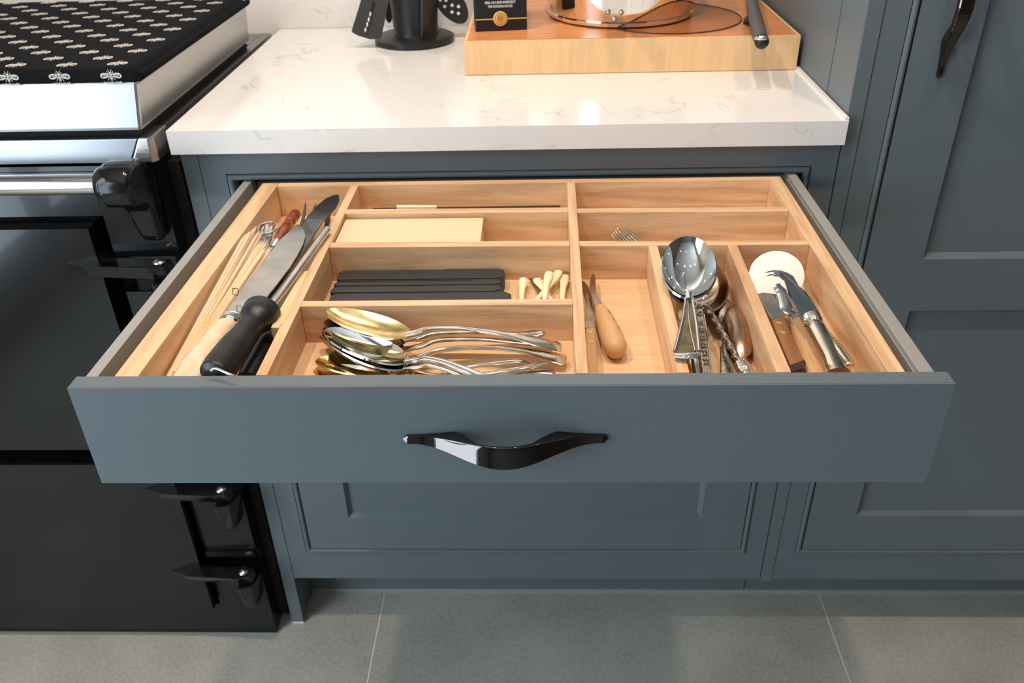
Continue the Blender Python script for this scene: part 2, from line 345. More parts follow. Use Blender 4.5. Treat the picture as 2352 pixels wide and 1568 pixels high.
# ------------------------------------------------------------------ base cabinet
bc = thing('base_cabinet', 'slate blue painted base cabinet with its top drawer pulled out', 'cabinet', (-0.01, 0.03, 0))
FL, FR, OL, OR_ = -0.4148, 0.3900, -0.3837, 0.3590
ZT = H-0.031
boxes('face_frame', 'paint', [(FL, OL, 0, 0.022, 0.1167, ZT), (OR_, FR, 0, 0.022, 0.1167, ZT), (OL, OR_, 0, 0.022, 0.8582, ZT), (OL, OR_, 0, 0.022, 0.700, 0.738), (OL, OR_, 0, 0.022, 0.1167, 0.1785)], bc, 0.0)
def bead(parent, x0, x1, z0, z1, y=0.0, w=0.0085, pr=0.003, name='bead'):
    g = 0.0012
    bm = bmesh.new()
    for (a, b) in (((x0+g, z0+g), (x1-g, z0+g)), ((x1-g, z0+g), (x1-g, z1-g)), ((x1-g, z1-g), (x0+g, z1-g)), ((x0+g, z1-g), (x0+g, z0+g))):
        ax, az = a; bx_, bz_ = b; dx, dz = bx_-ax, bz_-az; L = math.hypot(dx, dz); dx /= L; dz /= L; nx, nz = -dz, dx
        prof = [(0, 0.0), (0.15, -0.7), (0.5, -1.0), (0.85, -0.7), (1, 0.0), (1, 6.0), (0, 6.0)]
        r1 = []; r2 = []
        for (f, d) in prof:
            o = f*(w-g)
            r1.append(bm.verts.new((ax + nx*o + dx*o, y + d*pr, az + nz*o + dz*o)))
            r2.append(bm.verts.new((bx_ + nx*o - dx*o, y + d*pr, bz_ + nz*o - dz*o)))
        for k in range(len(prof)): j = (k+1) % len(prof); bm.faces.new((r1[k], r1[j], r2[j], r2[k]))
    return from_bm(name, bm, 'paint', parent)
bead(bc, OL, OR_, 0.738, 0.8582); bead(bc, OL, OR_, 0.1785, 0.700)
boxes('carcass', 'paint', [(FL, FL+0.012, 0.022, 0.53, 0.1167, ZT), (FR-0.014, FR, 0.022, 0.53, 0.1167, ZT), (FL, FR, 0.52, 0.53, 0.1167, ZT), (FL, FR, 0.022, 0.53, 0.1167, 0.130)], bc)
def panel_door(parent, x0, x1, z0, z1, rects, y=-0.001, th=0.02, name='door'):
    # rects: recessed panels (x0,x1,z0,z1); stiles and rails around, bevel moulding, panel set back
    xs0, xs1 = rects[0][0], rects[0][1]
    L = [(x0, xs0, y, y+th, z0, z1), (xs1, x1, y, y+th, z0, z1)]
    zz = [z0] + [v for r in rects for v in (r[2], r[3])] + [z1]
    for i in range(0, len(zz), 2): L.append((xs0, xs1, y, y+th, zz[i], zz[i+1]))
    d = boxes(name, 'paint', L, parent)
    for r in rects:
        bm = bmesh.new(); e = 0.007; D = 0.008
        o_ = [(r[0], y, r[2]), (r[1], y, r[2]), (r[1], y, r[3]), (r[0], y, r[3])]
        i_ = [(r[0]+e, y+D, r[2]+e), (r[1]-e, y+D, r[2]+e), (r[1]-e, y+D, r[3]-e), (r[0]+e, y+D, r[3]-e)]
        vo = [bm.verts.new(p) for p in o_]; vi = [bm.verts.new(p) for p in i_]
        for k in range(4): bm.faces.new((vo[k], vo[(k+1) % 4], vi[(k+1) % 4], vi[k]))
        from_bm('moulding', bm, 'paint', d)
        box('panel', 'paint', r[0]+e*0.9, r[1]-e*0.9, y+D-0.0006, y+D+0.004, r[2]+e*0.9, r[3]-e*0.9, d, 0)
    return d
panel_door(bc, OL+0.0105, OR_-0.0105, 0.189, 0.690, [(-0.301, 0.2778, 0.2591, 0.612)])
box('toe_kick', 'paint', FL, FR, 0.0725, 0.088, 0.010, 0.1167, bc, 0)
box('seal_strip', 'metal_side', FL, FR, 0.0700, 0.0745, 0.0, 0.010, bc, 0)
ep = box('end_panel', 'paint', -0.4362, -0.4152, -0.001, 0.53, 0.004, ZT, bc, 0.0006)
box('foot_strip', 'white_plastic', -0.4358, -0.4156, -0.001, 0.06, 0.0, 0.004, bc, 0)
# drawer (pulled out) : a part of the cabinet
YD = -0.4632; DL, DR = -0.3738, 0.3497
dw = box('drawer', 'paint', DL, DR, YD, YD+0.0172, 0.7475, 0.8509, bc, 0.0016, 2)
dt = box('front_edge', 'paint_top', DL+0.001, DR-0.001, YD+0.0015, YD+0.0170, 0.8508, 0.85115, dw, 0)
yf, yr = YD+0.0172, 0.012
rail('drawer_side', 'metal_side', (-0.3680, yf), (-0.3615, yr), (-0.3575, yf), (-0.3510, yr), 0.762, 0.849, dw, 0.0006)
rail('drawer_side', 'metal_side', (0.3290, yf), (0.3300, yr), (0.3412, yf), (0.3405, yr), 0.762, 0.849, dw, 0.0006)
rail('side_strip', 'metal_side', (0.3278, yf), (0.3288, yr), (0.3292, yf), (0.3302, yr), 0.79, 0.844, dw, 0)
box('drawer_base', 'metal_side', -0.3565, 0.3285, yf, yr+0.01, 0.785, 0.797, dw, 0)
box('drawer_back', 'metal_side', -0.350, 0.3295, yr+0.001, yr+0.013, 0.785, 0.842, dw, 0)
def bow_handle(parent, o, ux, uy, uz, name='handle'):
    # ux along, uy outwards, uz across
    o, ux, uy, uz = map(V, (o, ux, uy, uz)); bm = bmesh.new(); rings = []; n = 56
    for i in range(n+1):
        u = -0.0865 + 0.173*i/n; a = abs(u)/0.0865
        bell = (0.5+0.5*math.cos(math.pi*min(1, a/0.93)))
        front = 0.0052 + 0.0275*bell**1.05
        inner = 0.0 if abs(u) > 0.043 else max(0.0, (front-0.0085)*min(1, (0.043-abs(u))/0.020)**0.75)
        hh = 0.0034 + 0.0062*bell**0.9
        e = min(1, (1-a)/0.05); hh *= (0.25+0.75*math.sqrt(max(0, 1-(1-e)**2))); front = inner+(front-inner)*(0.35+0.65*math.sqrt(max(0, 1-(1-e)**2)))
        b_ = hh*0.62; sec = [(inner, -hh*0.8), (inner, hh*0.8), (inner+0.0006, hh), (max(inner+0.0008, front-b_-0.0010), hh), (max(inner+0.001, front-b_-0.0002), hh*0.93), (max(inner+0.0012, front-b_*0.71), hh*0.45), (front-b_*0.474, 0), (front-b_*0.237, -hh*0.45), (front-b_*0.02, -hh*0.87), (front-0.0012, -hh), (inner+0.0008, -hh)]
        rings.append([bm.verts.new(o + ux*u + uy*p + uz*q) for p, q in sec])
    k = len(rings[0])
    for a, b in zip(rings, rings[1:]):
        for j in range(k): bm.faces.new((a[j], a[(j+1) % k], b[(j+1) % k], b[j]))
    bm.faces.new(rings[0][::-1]); bm.faces.new(rings[-1])
    h = from_bm(name, bm, 'gunmetal', parent, True, 38); h['label'] = 'polished gunmetal bow handle'; return h
bow_handle(dw, (-0.0122, YD, 0.7985), (1, 0, 0), (0, -1, 0), (0, 0, 1))
# ------------------------------------------------------------------ tall cabinet on the right
tc_ = thing('tall_cabinet', 'tall dark slate cabinet with panelled door right of the worktop', 'cabinet', (0.75, 0.03, 0))
TX0, TX1, TZ = 0.4108, 1.10, 2.15
sp = box('side_panel', 'paint', 0.3912, 0.4095, 0.0885, 0.53, 0.0, TZ, tc_, 0.0006)
box('side_panel', 'paint', 0.3916, 0.4095, 0.0012, 0.0862, 0.1167, TZ, tc_, 0.0006)
box('filler_strip', 'paint', 0.3918, 0.4101, -0.0012, 0.001, 0.113, TZ, tc_, 0.0004)
BX, DX = 0.4405, 0.4510
boxes('face_frame', 'paint', [(TX0+0.0004, BX, 0, 0.022, 0.1167, TZ), (1.06, TX1, 0, 0.022, 0.1167, TZ), (BX, 1.06, 0, 0.022, 0.1167, 0.1785), (BX, 1.06, 0, 0.022, 2.05, TZ)], tc_)
bead(tc_, BX, 1.06, 0.1785, 2.05)
td = panel_door(tc_, DX, 1.0495, 0.189, 2.04, [(0.5258, 0.975, 0.2640, 0.6475), (0.5258, 0.975, 0.7265, 1.95)])
bow_handle(td, (0.4885, -0.001, 1.0515), (0, 0, 1), (0, -1, 0), (1, 0, 0))
boxes('carcass', 'paint', [(TX1-0.018, TX1, 0.022, 0.53, 0, TZ), (0.411, TX1, 0.51, 0.53, 0.1, TZ), (0.411, TX1, 0.022, 0.53, TZ-0.02, TZ)], tc_)
box('toe_kick', 'paint', 0.4101, TX1, 0.0725, 0.088, 0.010, 0.1167, tc_, 0)
box('seal_strip', 'metal_side', 0.3903, TX1, 0.0700, 0.0745, 0.0, 0.010, tc_, 0)
box('toe_kick', 'paint', 0.3902, 0.4101, 0.0746, 0.0862, 0.0, 0.1165, tc_, 0)
# ------------------------------------------------------------------ range cooker on the left
rc = thing('range_cooker', 'glossy black enamel range cooker with steel lid and hand rail', 'cooker', (-0.83, 0.25, 0))
RX0, RX1 = -1.22, -0.4595
box('body', 'enamel', RX0, RX1-0.001, 0.001, 0.52, 0.0, 0.882, rc, 0.002)
box('side_flange', 'black_gap', RX1-0.001, RX1+0.014, 0.012, 0.50, 0.012, 0.872, rc, 0.0008)
for (a, b) in ((0.753, 0.872), (0.392, 0.700), (0.208, 0.338), (0.0, 0.168)):
    box('front_plate', 'enamel', -0.547 if a > 0.1 else RX0, RX1, -0.022, 0.001, a, b if a > 0.1 else 0.076, rc, 0.003)
box('front_plate', 'enamel', -0.547, RX1, -0.022, 0.001, 0.0765, 0.168, rc, 0.003)
box('front_plate', 'enamel', RX0, -0.5475, -0.022, 0.001, 0.812, 0.872, rc, 0.003)
box('shadow_gap', 'enamel', RX0, RX1+0.001, -0.0235, 0.001, 0.8735, 0.880, rc, 0.002)
d1 = box('door', 'enamel', RX0+0.1, -0.562, -0.040, -0.002, 0.438, 0.802, rc, 0.006, 4)
d2 = box('door', 'enamel', RX0+0.1, -0.552, -0.040, -0.002, 0.080, 0.408, rc, 0.006, 4)
def hinge(z, x_tip=-0.607, drop=0.070):
    h = hexa('hinge', 'enamel', [(x_tip+0.006, -0.0395, z-0.012), (-0.575, -0.046, z-0.022), (-0.487, -0.050, z-0.026), (-0.468, -0.048, z-0.026), (-0.463, -0.034, z-0.022), (-0.54, -0.024, z-0.018)],
             [(x_tip, -0.0405, z-0.003), (-0.575, -0.055, z-0.001), (-0.487, -0.0625, z), (-0.470, -0.056, z), (-0.465, -0.036, z), (-0.56, -0.030, z)], rc, 0.0028)
    lathe('hinge_pin', 'brushed', (-0.478, -0.046, z-0.002), (-0.478, -0.046, z+0.004), [(0, 0.0085), (0.4, 0.008), (0.75, 0.0055), (1, 0.001)], h)
    hexa('hinge_post', 'enamel', [(-0.490, -0.048, z-drop-0.016), (-0.472, -0.050, z-drop-0.016), (-0.466, -0.022, z-drop-0.012), (-0.490, -0.022, z-drop-0.012)],
         [(-0.491, -0.060, z-0.026), (-0.467, -0.056, z-0.026), (-0.458, -0.022, z-0.026), (-0.490, -0.022, z-0.026)], h, 0.003)
for z in (0.757, 0.364, 0.182): hinge(z)
box('lug', 'enamel', -0.546, -0.462, -0.026, -0.018, 0.196, 0.208, rc, 0.003)
# top trim (steel) all round the hob
hexa('hob_trim', 'trim_steel', [(RX0, -0.026, 0.8845), (-0.489, -0.026, 0.8845), (-0.487, 0.0, 0.8845), (RX0, 0.0, 0.8845)],
     [(RX0, -0.0215, 0.9135), (-0.475, -0.0215, 0.9135), (-0.475, 0.0, 0.9135), (RX0, 0.0, 0.9135)], rc, 0.0015)
hexa('trim_corner', 'brushed', [(-0.4885, -0.0265, 0.884), (-0.4615, -0.0265, 0.884), (-0.4560, -0.018, 0.884), (-0.4560, 0.03, 0.884), (-0.4885, 0.03, 0.884)],
     [(-0.4745, -0.022, 0.914), (-0.462, -0.022, 0.914), (-0.4585, -0.016, 0.914), (-0.4585, 0.03, 0.914), (-0.4745, 0.03, 0.914)], rc, 0.0018)
boxes('hob_trim', 'trim_steel', [(-0.4745, -0.4585, 0.0305, 0.540, 0.884, 0.914), (RX0, -0.476, 0.46, 0.540, 0.884, 0.9135)], rc, 0.001)
boxes('hob_top', 'black_gap', [(RX0, -0.475, 0.0005, 0.46, 0.884, 0.912)], rc)
ld = hexa('lid', 'lid_steel', [(RX0, -0.0155, 0.9215), (-0.4705, -0.0155, 0.9215), (-0.4705, 0.452, 0.9215), (RX0, 0.452, 0.9215)],
     [(RX0, -0.006, 0.979), (-0.4655, -0.006, 0.979), (-0.4655, 0.452, 0.979), (RX0, 0.452, 0.979)], rc, 0.004)
box('lid_seal', 'black_gap', RX0, -0.476, -0.006, 0.448, 0.911, 0.9216, rc, 0)
# towel rail
lathe('hand_rail', 'steel', (-1.2, -0.080, 0.8785), (-0.500, -0.080, 0.8785), [(0, 0.0122), (1, 0.0122)], rc, 28)
def rail_bracket():
    bm = bmesh.new()
    prof = [(-0.023, 0.872), (-0.050, 0.899), (-0.075, 0.903), (-0.094, 0.898), (-0.1035, 0.884), (-0.1035, 0.868), (-0.094, 0.854), (-0.076, 0.848), (-0.062, 0.842), (-0.052, 0.826), (-0.046, 0.795), (-0.040, 0.783), (-0.023, 0.781)]
    wl = [0.5]*5 + [0.5]*3 + [0.5, 0.44, 0.36, 0.34, 0.34]
    A = [bm.verts.new((-0.4805 - 0.043*w_, y, z)) for (y, z), w_ in zip(prof, wl)]
    B = [bm.verts.new((-0.4805 + 0.043*w_*0.9, y, z)) for (y, z), w_ in zip(prof, wl)]
    bm.faces.new(A); bm.faces.new(B[::-1]); n = len(prof)
    for i in range(n): bm.faces.new((A[i], B[i], B[(i+1) % n], A[(i+1) % n]))
    bmesh.ops.recalc_face_normals(bm, faces=bm.faces[:])
    bmesh.ops.bevel(bm, geom=[e for e in bm.edges if e.calc_face_angle(0) > 0.9], offset=0.007, segments=5, affect='EDGES', profile=0.5)
    return from_bm('rail_bracket', bm, 'enamel', rc, True, 50)
rail_bracket()
lathe('rail_ferrule', 'enamel', (-0.5095, -0.080, 0.8785), (-0.488, -0.080, 0.8785), [(0, 0.013), (0.15, 0.019), (0.45, 0.0225), (1, 0.023)], rc, 28)
# cloth pad with printed bees on the lid
cl = thing('hob_cover', 'black padded cloth cover printed with small white bees on the cooker lid', 'cloth', (-0.83, 0.22, 0.979))
def pad():
    bm = bmesh.new(); x0, x1, y0, y1 = RX0+0.01, -0.4600, -0.0085, 0.450; nx, ny = 60, 40; z0, z1 = 0.9795, 0.9925
    def pt(i, j):
        x = x0+(x1-x0)*i/nx; y = y0+(y1-y0)*j/ny
        e = min(x-x0, x1-x, y-y0, y1-y); r = 0.008; k = min(1, e/r); z = z0+0.0035+(z1-z0-0.0035)*math.sqrt(max(0, 1-(1-k)**2))
        z += 0.0006*math.sin(x*37)*math.sin(y*29)*k
        return (x, y, z)
    G = [[bm.verts.new(pt(i, j)) for j in range(ny+1)] for i in range(nx+1)]
    for i in range(nx):
        for j in range(ny): bm.faces.new((G[i][j], G[i+1][j], G[i+1][j+1], G[i][j+1]))
    B = [[bm.verts.new((x0+(x1-x0)*i/nx, y0+(y1-y0)*j/ny, z0)) if i in (0, nx) or j in (0, ny) else None for j in range(ny+1)] for i in range(nx+1)]
    for i in range(nx):
        for j in (0, ny): bm.faces.new((G[i][j], G[i+1][j], B[i+1][j], B[i][j]))
    for j in range(ny):
        for i in (0, nx): bm.faces.new((G[i][j], G[i][j+1], B[i][j+1], B[i][j]))
    bot = [B[i][0] for i in range(nx+1)] + [B[nx][j] for j in range(1, ny+1)] + [B[i][ny] for i in range(nx-1, -1, -1)] + [B[0][j] for j in range(ny-1, 0, -1)]
    bm.faces.new(bot)
    return from_bm('pad', bm, 'cloth', cl, True, 60)
pad()
tube('piping', 'cloth', [(-0.4602, 0.447, 0.985), (-0.4600, 0.30, 0.9858), (-0.4600, 0.10, 0.985), (-0.4602, 0.012, 0.9855), (-0.4620, -0.002, 0.985)], 0.0042, cl, 40)
def bee(bm, c, ux, uz, s):
    # c centre, ux across wings, uz towards the head
    c, ux, uz = V(c), V(ux), V(uz)
    def poly(P): bm.faces.new([bm.verts.new(c + ux*a*s + uz*b*s) for a, b in P])
    def wing(sg, a0, l, w_, ang):
        P = []
        for k in range(12):
            t = 2*math.pi*k/12; x = l*0.5*(1-math.cos(t)); y = w_*math.sin(t)*(0.55+0.45*x/l)
            P.append((sg*(a0+x*math.cos(ang)-y*math.sin(ang)), 0.16+x*math.sin(ang)+y*math.cos(ang)))
        # outline strips (ring) rather than filled, with veins
        Q = [(p[0]*0.74+sg*0.13, (p[1]-0.10)*0.50+0.08) for p in P]
        for k in range(12):
            j = (k+1) % 12; poly([P[k], P[j], Q[j], Q[k]] if sg > 0 else [P[j], P[k], Q[k], Q[j]])
        for v in (-0.35, 0.1): poly([(sg*0.12, 0.10+v*0.1), (sg*0.80, 0.04+v*0.4), (sg*0.80, 0.10+v*0.4), (sg*0.12, 0.16+v*0.1)])
    wing(1, 0.10, 0.95, 0.33, -0.14); wing(-1, 0.10, 0.95, 0.33, -0.14)
    poly([(-0.10, 0.42), (-0.13, 0.30), (0.13, 0.30), (0.10, 0.42)])
    poly([(-0.16, 0.27), (-0.18, 0.08), (0.18, 0.08), (0.16, 0.27)])
    for k in range(4): b0 = 0.03-0.11*k; w_ = 0.20-0.035*k; poly([(-w_, b0), (-w_*0.85, b0-0.075), (w_*0.85, b0-0.075), (w_, b0)])
    for sg in (-1, 1):
        poly([(sg*0.05, 0.42), (sg*0.11, 0.42), (sg*0.20, 0.66), (sg*0.15, 0.66)])
        poly([(sg*0.15, 0.20), (sg*0.19, 0.20), (sg*0.33, 0.50), (sg*0.28, 0.50)])
        poly([(sg*0.16, 0.02), (sg*0.20, 0.02), (sg*0.36, -0.34), (sg*0.31, -0.36)])
    return poly
bm = bmesh.new()
for m_ in range(-16, 12):
    for r in range(-3, 18):
        x = -0.5615 + m_*0.0635 + (0.03175 if r % 2 else 0); y = 0.0545 + (r-1)*0.0312
        if x < RX0+0.03 or x > -0.468 or y < 0.012 or y > 0.435: continue
        bee(bm, (x, y, 0.9925 + 0.0006*math.sin(x*37)*math.sin(y*29) + 0.0004), (0.86, 0.09, 0), (-0.17, 1.7, 0), 0.0135)
rng = random.Random(3)
for m_ in range(-10, 1):
    x = -0.4935 + m_*0.0628; P = bee(bm, (x, -0.00915, 0.9862), (1, 0, 0), (0, 0, 1), 0.0125)
    for q in range(9):
        a = -0.85+q*0.2; hgt = rng.choice((0.10, 0.14, 0.12)); wd = rng.choice((0.10, 0.14))
        P([(a, -0.62), (a+wd, -0.62), (a+wd, -0.62+hgt), (a, -0.62+hgt)])
bp_ = from_bm('bee_print', bm, 'bee_white', cl); bp_['kind'] = 'stuff'; bp_['label'] = 'white bee motifs printed on the black cloth'
# ------------------------------------------------------------------ things on the worktop
def chopping():
    t = thing('chopping_board', 'thick end-grain maple chopping board at the back of the worktop', 'chopping board', (0.15, 0.36, H))
    x0, x1, y0, y1 = -0.0875, 0.3845, 0.2150, 0.520; n = 11
    rb = random.Random(5)
    xs = [x0 + (x1-x0)*k/n for k in range(n+1)]
    base = box('board', 'maple_side', x0, x1, y0, y1, H+0.0008, H+0.0475, t, 0.006, 4)
    xx = [x0+0.0045] + xs[1:-1] + [x1-0.0045]
    ys = [y0+0.0045 + (y1-y0-0.009)*k/9 for k in range(10)]
    for j in range(9):
        # staves running along the board, staggered joints
        cuts = sorted([xx[0], xx[-1]] + [xx[0] + (xx[-1]-xx[0])*(k+0.5*(j % 2)+rb.uniform(-0.1, 0.1))/4 for k in range(1, 4)])
        for a, b in zip(cuts, cuts[1:]): box('stave', 'maple_top', a+0.0002, b-0.0002, ys[j]+0.0002, ys[j+1]-0.0002, H+0.046, H+0.0484+rb.uniform(-0.0001, 0.0001), t, 0)
chopping()
ZB = H+0.0485
def carton():
    t = thing('sauce_carton', 'black carton with gold seal standing on the chopping board', 'box', (-0.038, 0.345, ZB))
    p0 = V((-0.0739, 0.2698, 0.9685)); p1 = V((0.0017, 0.2776, 0.9685)); u = (p1-p0).normalized(); n = V((u.y, -u.x, 0)); L = (p1-p0).length
    up = V((0, 0, 1)); d = 0.052; hgt = 0.17
    hexa('carton', 'box_black', [p0, p1, p1-n*d, p0-n*d], [p0+up*hgt, p1+up*hgt, p1-n*d+up*hgt, p0-n*d+up*hgt], t, 0.0012)
    Mx = Matrix.Identity(4)
    def at(a, z): return p0 + u*a*L + up*z + n*0.0008
    def fr(a, z):
        q = at(a, z); m = Matrix.Identity(4)
        for i in range(3): m[i][0] = u[i]; m[i][1] = up[i]; m[i][2] = n[i]; m[i][3] = q[i]
        return m
    def strip(nm_, m, a0, a1, z0, z1): slab(nm_, m, [at(a0, z0), at(a1, z0), at(a1, z1), at(a0, z1)], 0.0006, t, 0, n)
    strip('gold_band', 'gold_print', 0.0, 1.0, 0.0162, 0.0178)
    c = at(0.485, 0.0175)
    lathe('gold_seal', 'gold_print', c-n*0.0002, c+n*0.0010, [(0, 0.0105), (0.7, 0.0105), (1, 0.0098)], t, 36)
    ring('seal_ring', 'brass', c+n*0.0011, u*0.0078, up*0.0078, 0.0003, t, 36, 6)
    text_mesh('seal_mark', 'III', 0.008, 'ink', t, fr(0.485, 0.0175) @ Matrix.Translation((0, 0, 0.0009)))
    ring('seal_mark', 'ink', c+n*0.0011, u*0.0040, up*0.0048, 0.00025, t, 24, 6)
    strip('flag_band', 'green_print', 0.165, 0.385, 0.0470, 0.0479); strip('flag_band', 'white_print', 0.385, 0.60, 0.0470, 0.0479); strip('flag_band', 'red_print', 0.60, 0.82, 0.0470, 0.0479)
    sx = Matrix.Diagonal((0.62, 1.05, 1, 1))
    text_mesh('lettering', 'IDEAL AS A BASE INGREDIENT', 0.0048, 'white_print', t, fr(0.49, 0.0398) @ Matrix.Diagonal((0.69, 1.0, 1, 1)))
    text_mesh('lettering', 'FOR COOKING SAUCES', 0.0048, 'white_print', t, fr(0.49, 0.0344) @ Matrix.Diagonal((0.69, 1.0, 1, 1)))
carton()
ZP = ZB + 0.0026
def pot():
    cx, cy, R = 0.146, 0.378, 0.112
    t = thing('saucepan', 'polished steel pan with riveted handle plate on the chopping board', 'pan', (cx, cy, ZP))
    lathe('pan_body', 'mirror_steel', (cx, cy, ZP), (cx, cy, ZP+0.105), [(0, R-0.003), (0.005, R-0.0012), (0.050, R-0.0002), (0.056, R-0.0016), (0.064, R-0.0012), (0.078, R+0.0008), (0.20, R+0.0025), (0.35, R+0.004), (0.7, R+0.009), (1, R+0.011), (1, R+0.009), (0.35, R+0.002), (0.17, R-0.004), (0.16, 0.001)], t, 96, 25)
    dx, dy = -0.02, -1.0; l = math.hypot(dx, dy); dx /= l; dy /= l
    a = math.atan2(dy, dx)
    def on(da, z, r): return V((cx+(R+0.0015+z*0.13+r)*math.cos(a+da), cy+(R+0.0015+z*0.13+r)*math.sin(a+da), ZP+z))
    a0 = -0.1346
    bm = bmesh.new()
    G = [[bm.verts.new(on(a0+k*0.02, z, 0.0012)) for k in range(-7, 8)] for z in (0.0095, 0.050)]
    for i in range(14): bm.faces.new((G[0][i], G[0][i+1], G[1][i+1], G[1][i]))
    from_bm('handle_plate', bm, 'steel', t, True)
    for (da, z) in ((-0.098, 0.0228), (0.098, 0.0228), (0.0, 0.0128)):
        p = on(a0+da*0.8, z, 0.001); q = on(a0+da*0.8, z, 0.0050); lathe('rivet', 'steel', p, q, [(0, 0.0040), (0.4, 0.0038), (0.8, 0.0022), (1, 0.0005)], t, 16)
    sweep('pan_handle', 'beech', [on(a0, 0.050, 0.000), on(a0, 0.056, 0.02), on(a0, 0.075, 0.05), on(a0, 0.10, 0.09)], [(0.016, 0.009), (0.014, 0.010), (0.013, 0.009), (0.012, 0.008)], t)
pot()
gl = tag(lathe('glass_lid', 'clear_glass', (0.2151, 0.3381, ZB+0.0004), (0.2151, 0.3381, ZB+0.0024), [(0, 0.107), (0.3, 0.109), (0.8, 0.109), (1, 0.108)], None, 72), 'thin clear glass disc with dark rim lying on the board under the steel pan', 'lid')
ring('rim', 'dark_stick', (0.2151, 0.3381, ZB+0.0014), (0.1092, 0, 0), (0, 0.1092, 0), 0.0009, gl, 90, 6)
def tool():
    t = thing('grey_utensil', 'grey soft-grip utensil handle with steel hanging eye overhanging the chopping board', 'utensil', tuple(V((0.3101, 0.1461, 0.9850))))
    a = [(0.3705, 0.5025, 0.9920), (0.3387, 0.3337, 0.9900), (0.3224, 0.2285, 0.9870), (0.3111, 0.1532, 0.9845), (0.3061, 0.1164, 0.9830)]
    sweep('grip', 'soft_grey', a, [(0.0075, 0.006), (0.0090, 0.0075), (0.0098, 0.008), (0.0100, 0.008), (0.0085, 0.0065)], t, 20, 16)
    e0 = V((0.3016, 0.1052, 0.9905))
    ring('hanging_eye', 'steel', e0, V((0.0066, 0, 0)), V((0, 0.0080, -0.001)), 0.0022, t, 24, 8)
    lathe('end_cap', 'black_plastic', (0.3071, 0.1215, 0.9840), (0.3058, 0.1086, 0.9810), [(0, 0.0090), (0.5, 0.0092), (0.85, 0.007), (1, 0.003)], t)
    hexa('foot', 'handle_rubber', [(0.3187, 0.2894, 0.9690), (0.3275, 0.2828, 0.9690), (0.3342, 0.3147, 0.9690), (0.3271, 0.3245, 0.9690)], [(0.3154, 0.2621, 0.9820), (0.3215, 0.2557, 0.9820), (0.3251, 0.2729, 0.9820), (0.3201, 0.2794, 0.9820)], t, 0.001)
    sweep('shaft', 'steel', [(0.3705, 0.5025, 0.9920), (0.4381, 0.8529, 0.9940)], [(0.005, 0.003), (0.005, 0.003)], t)
tool()
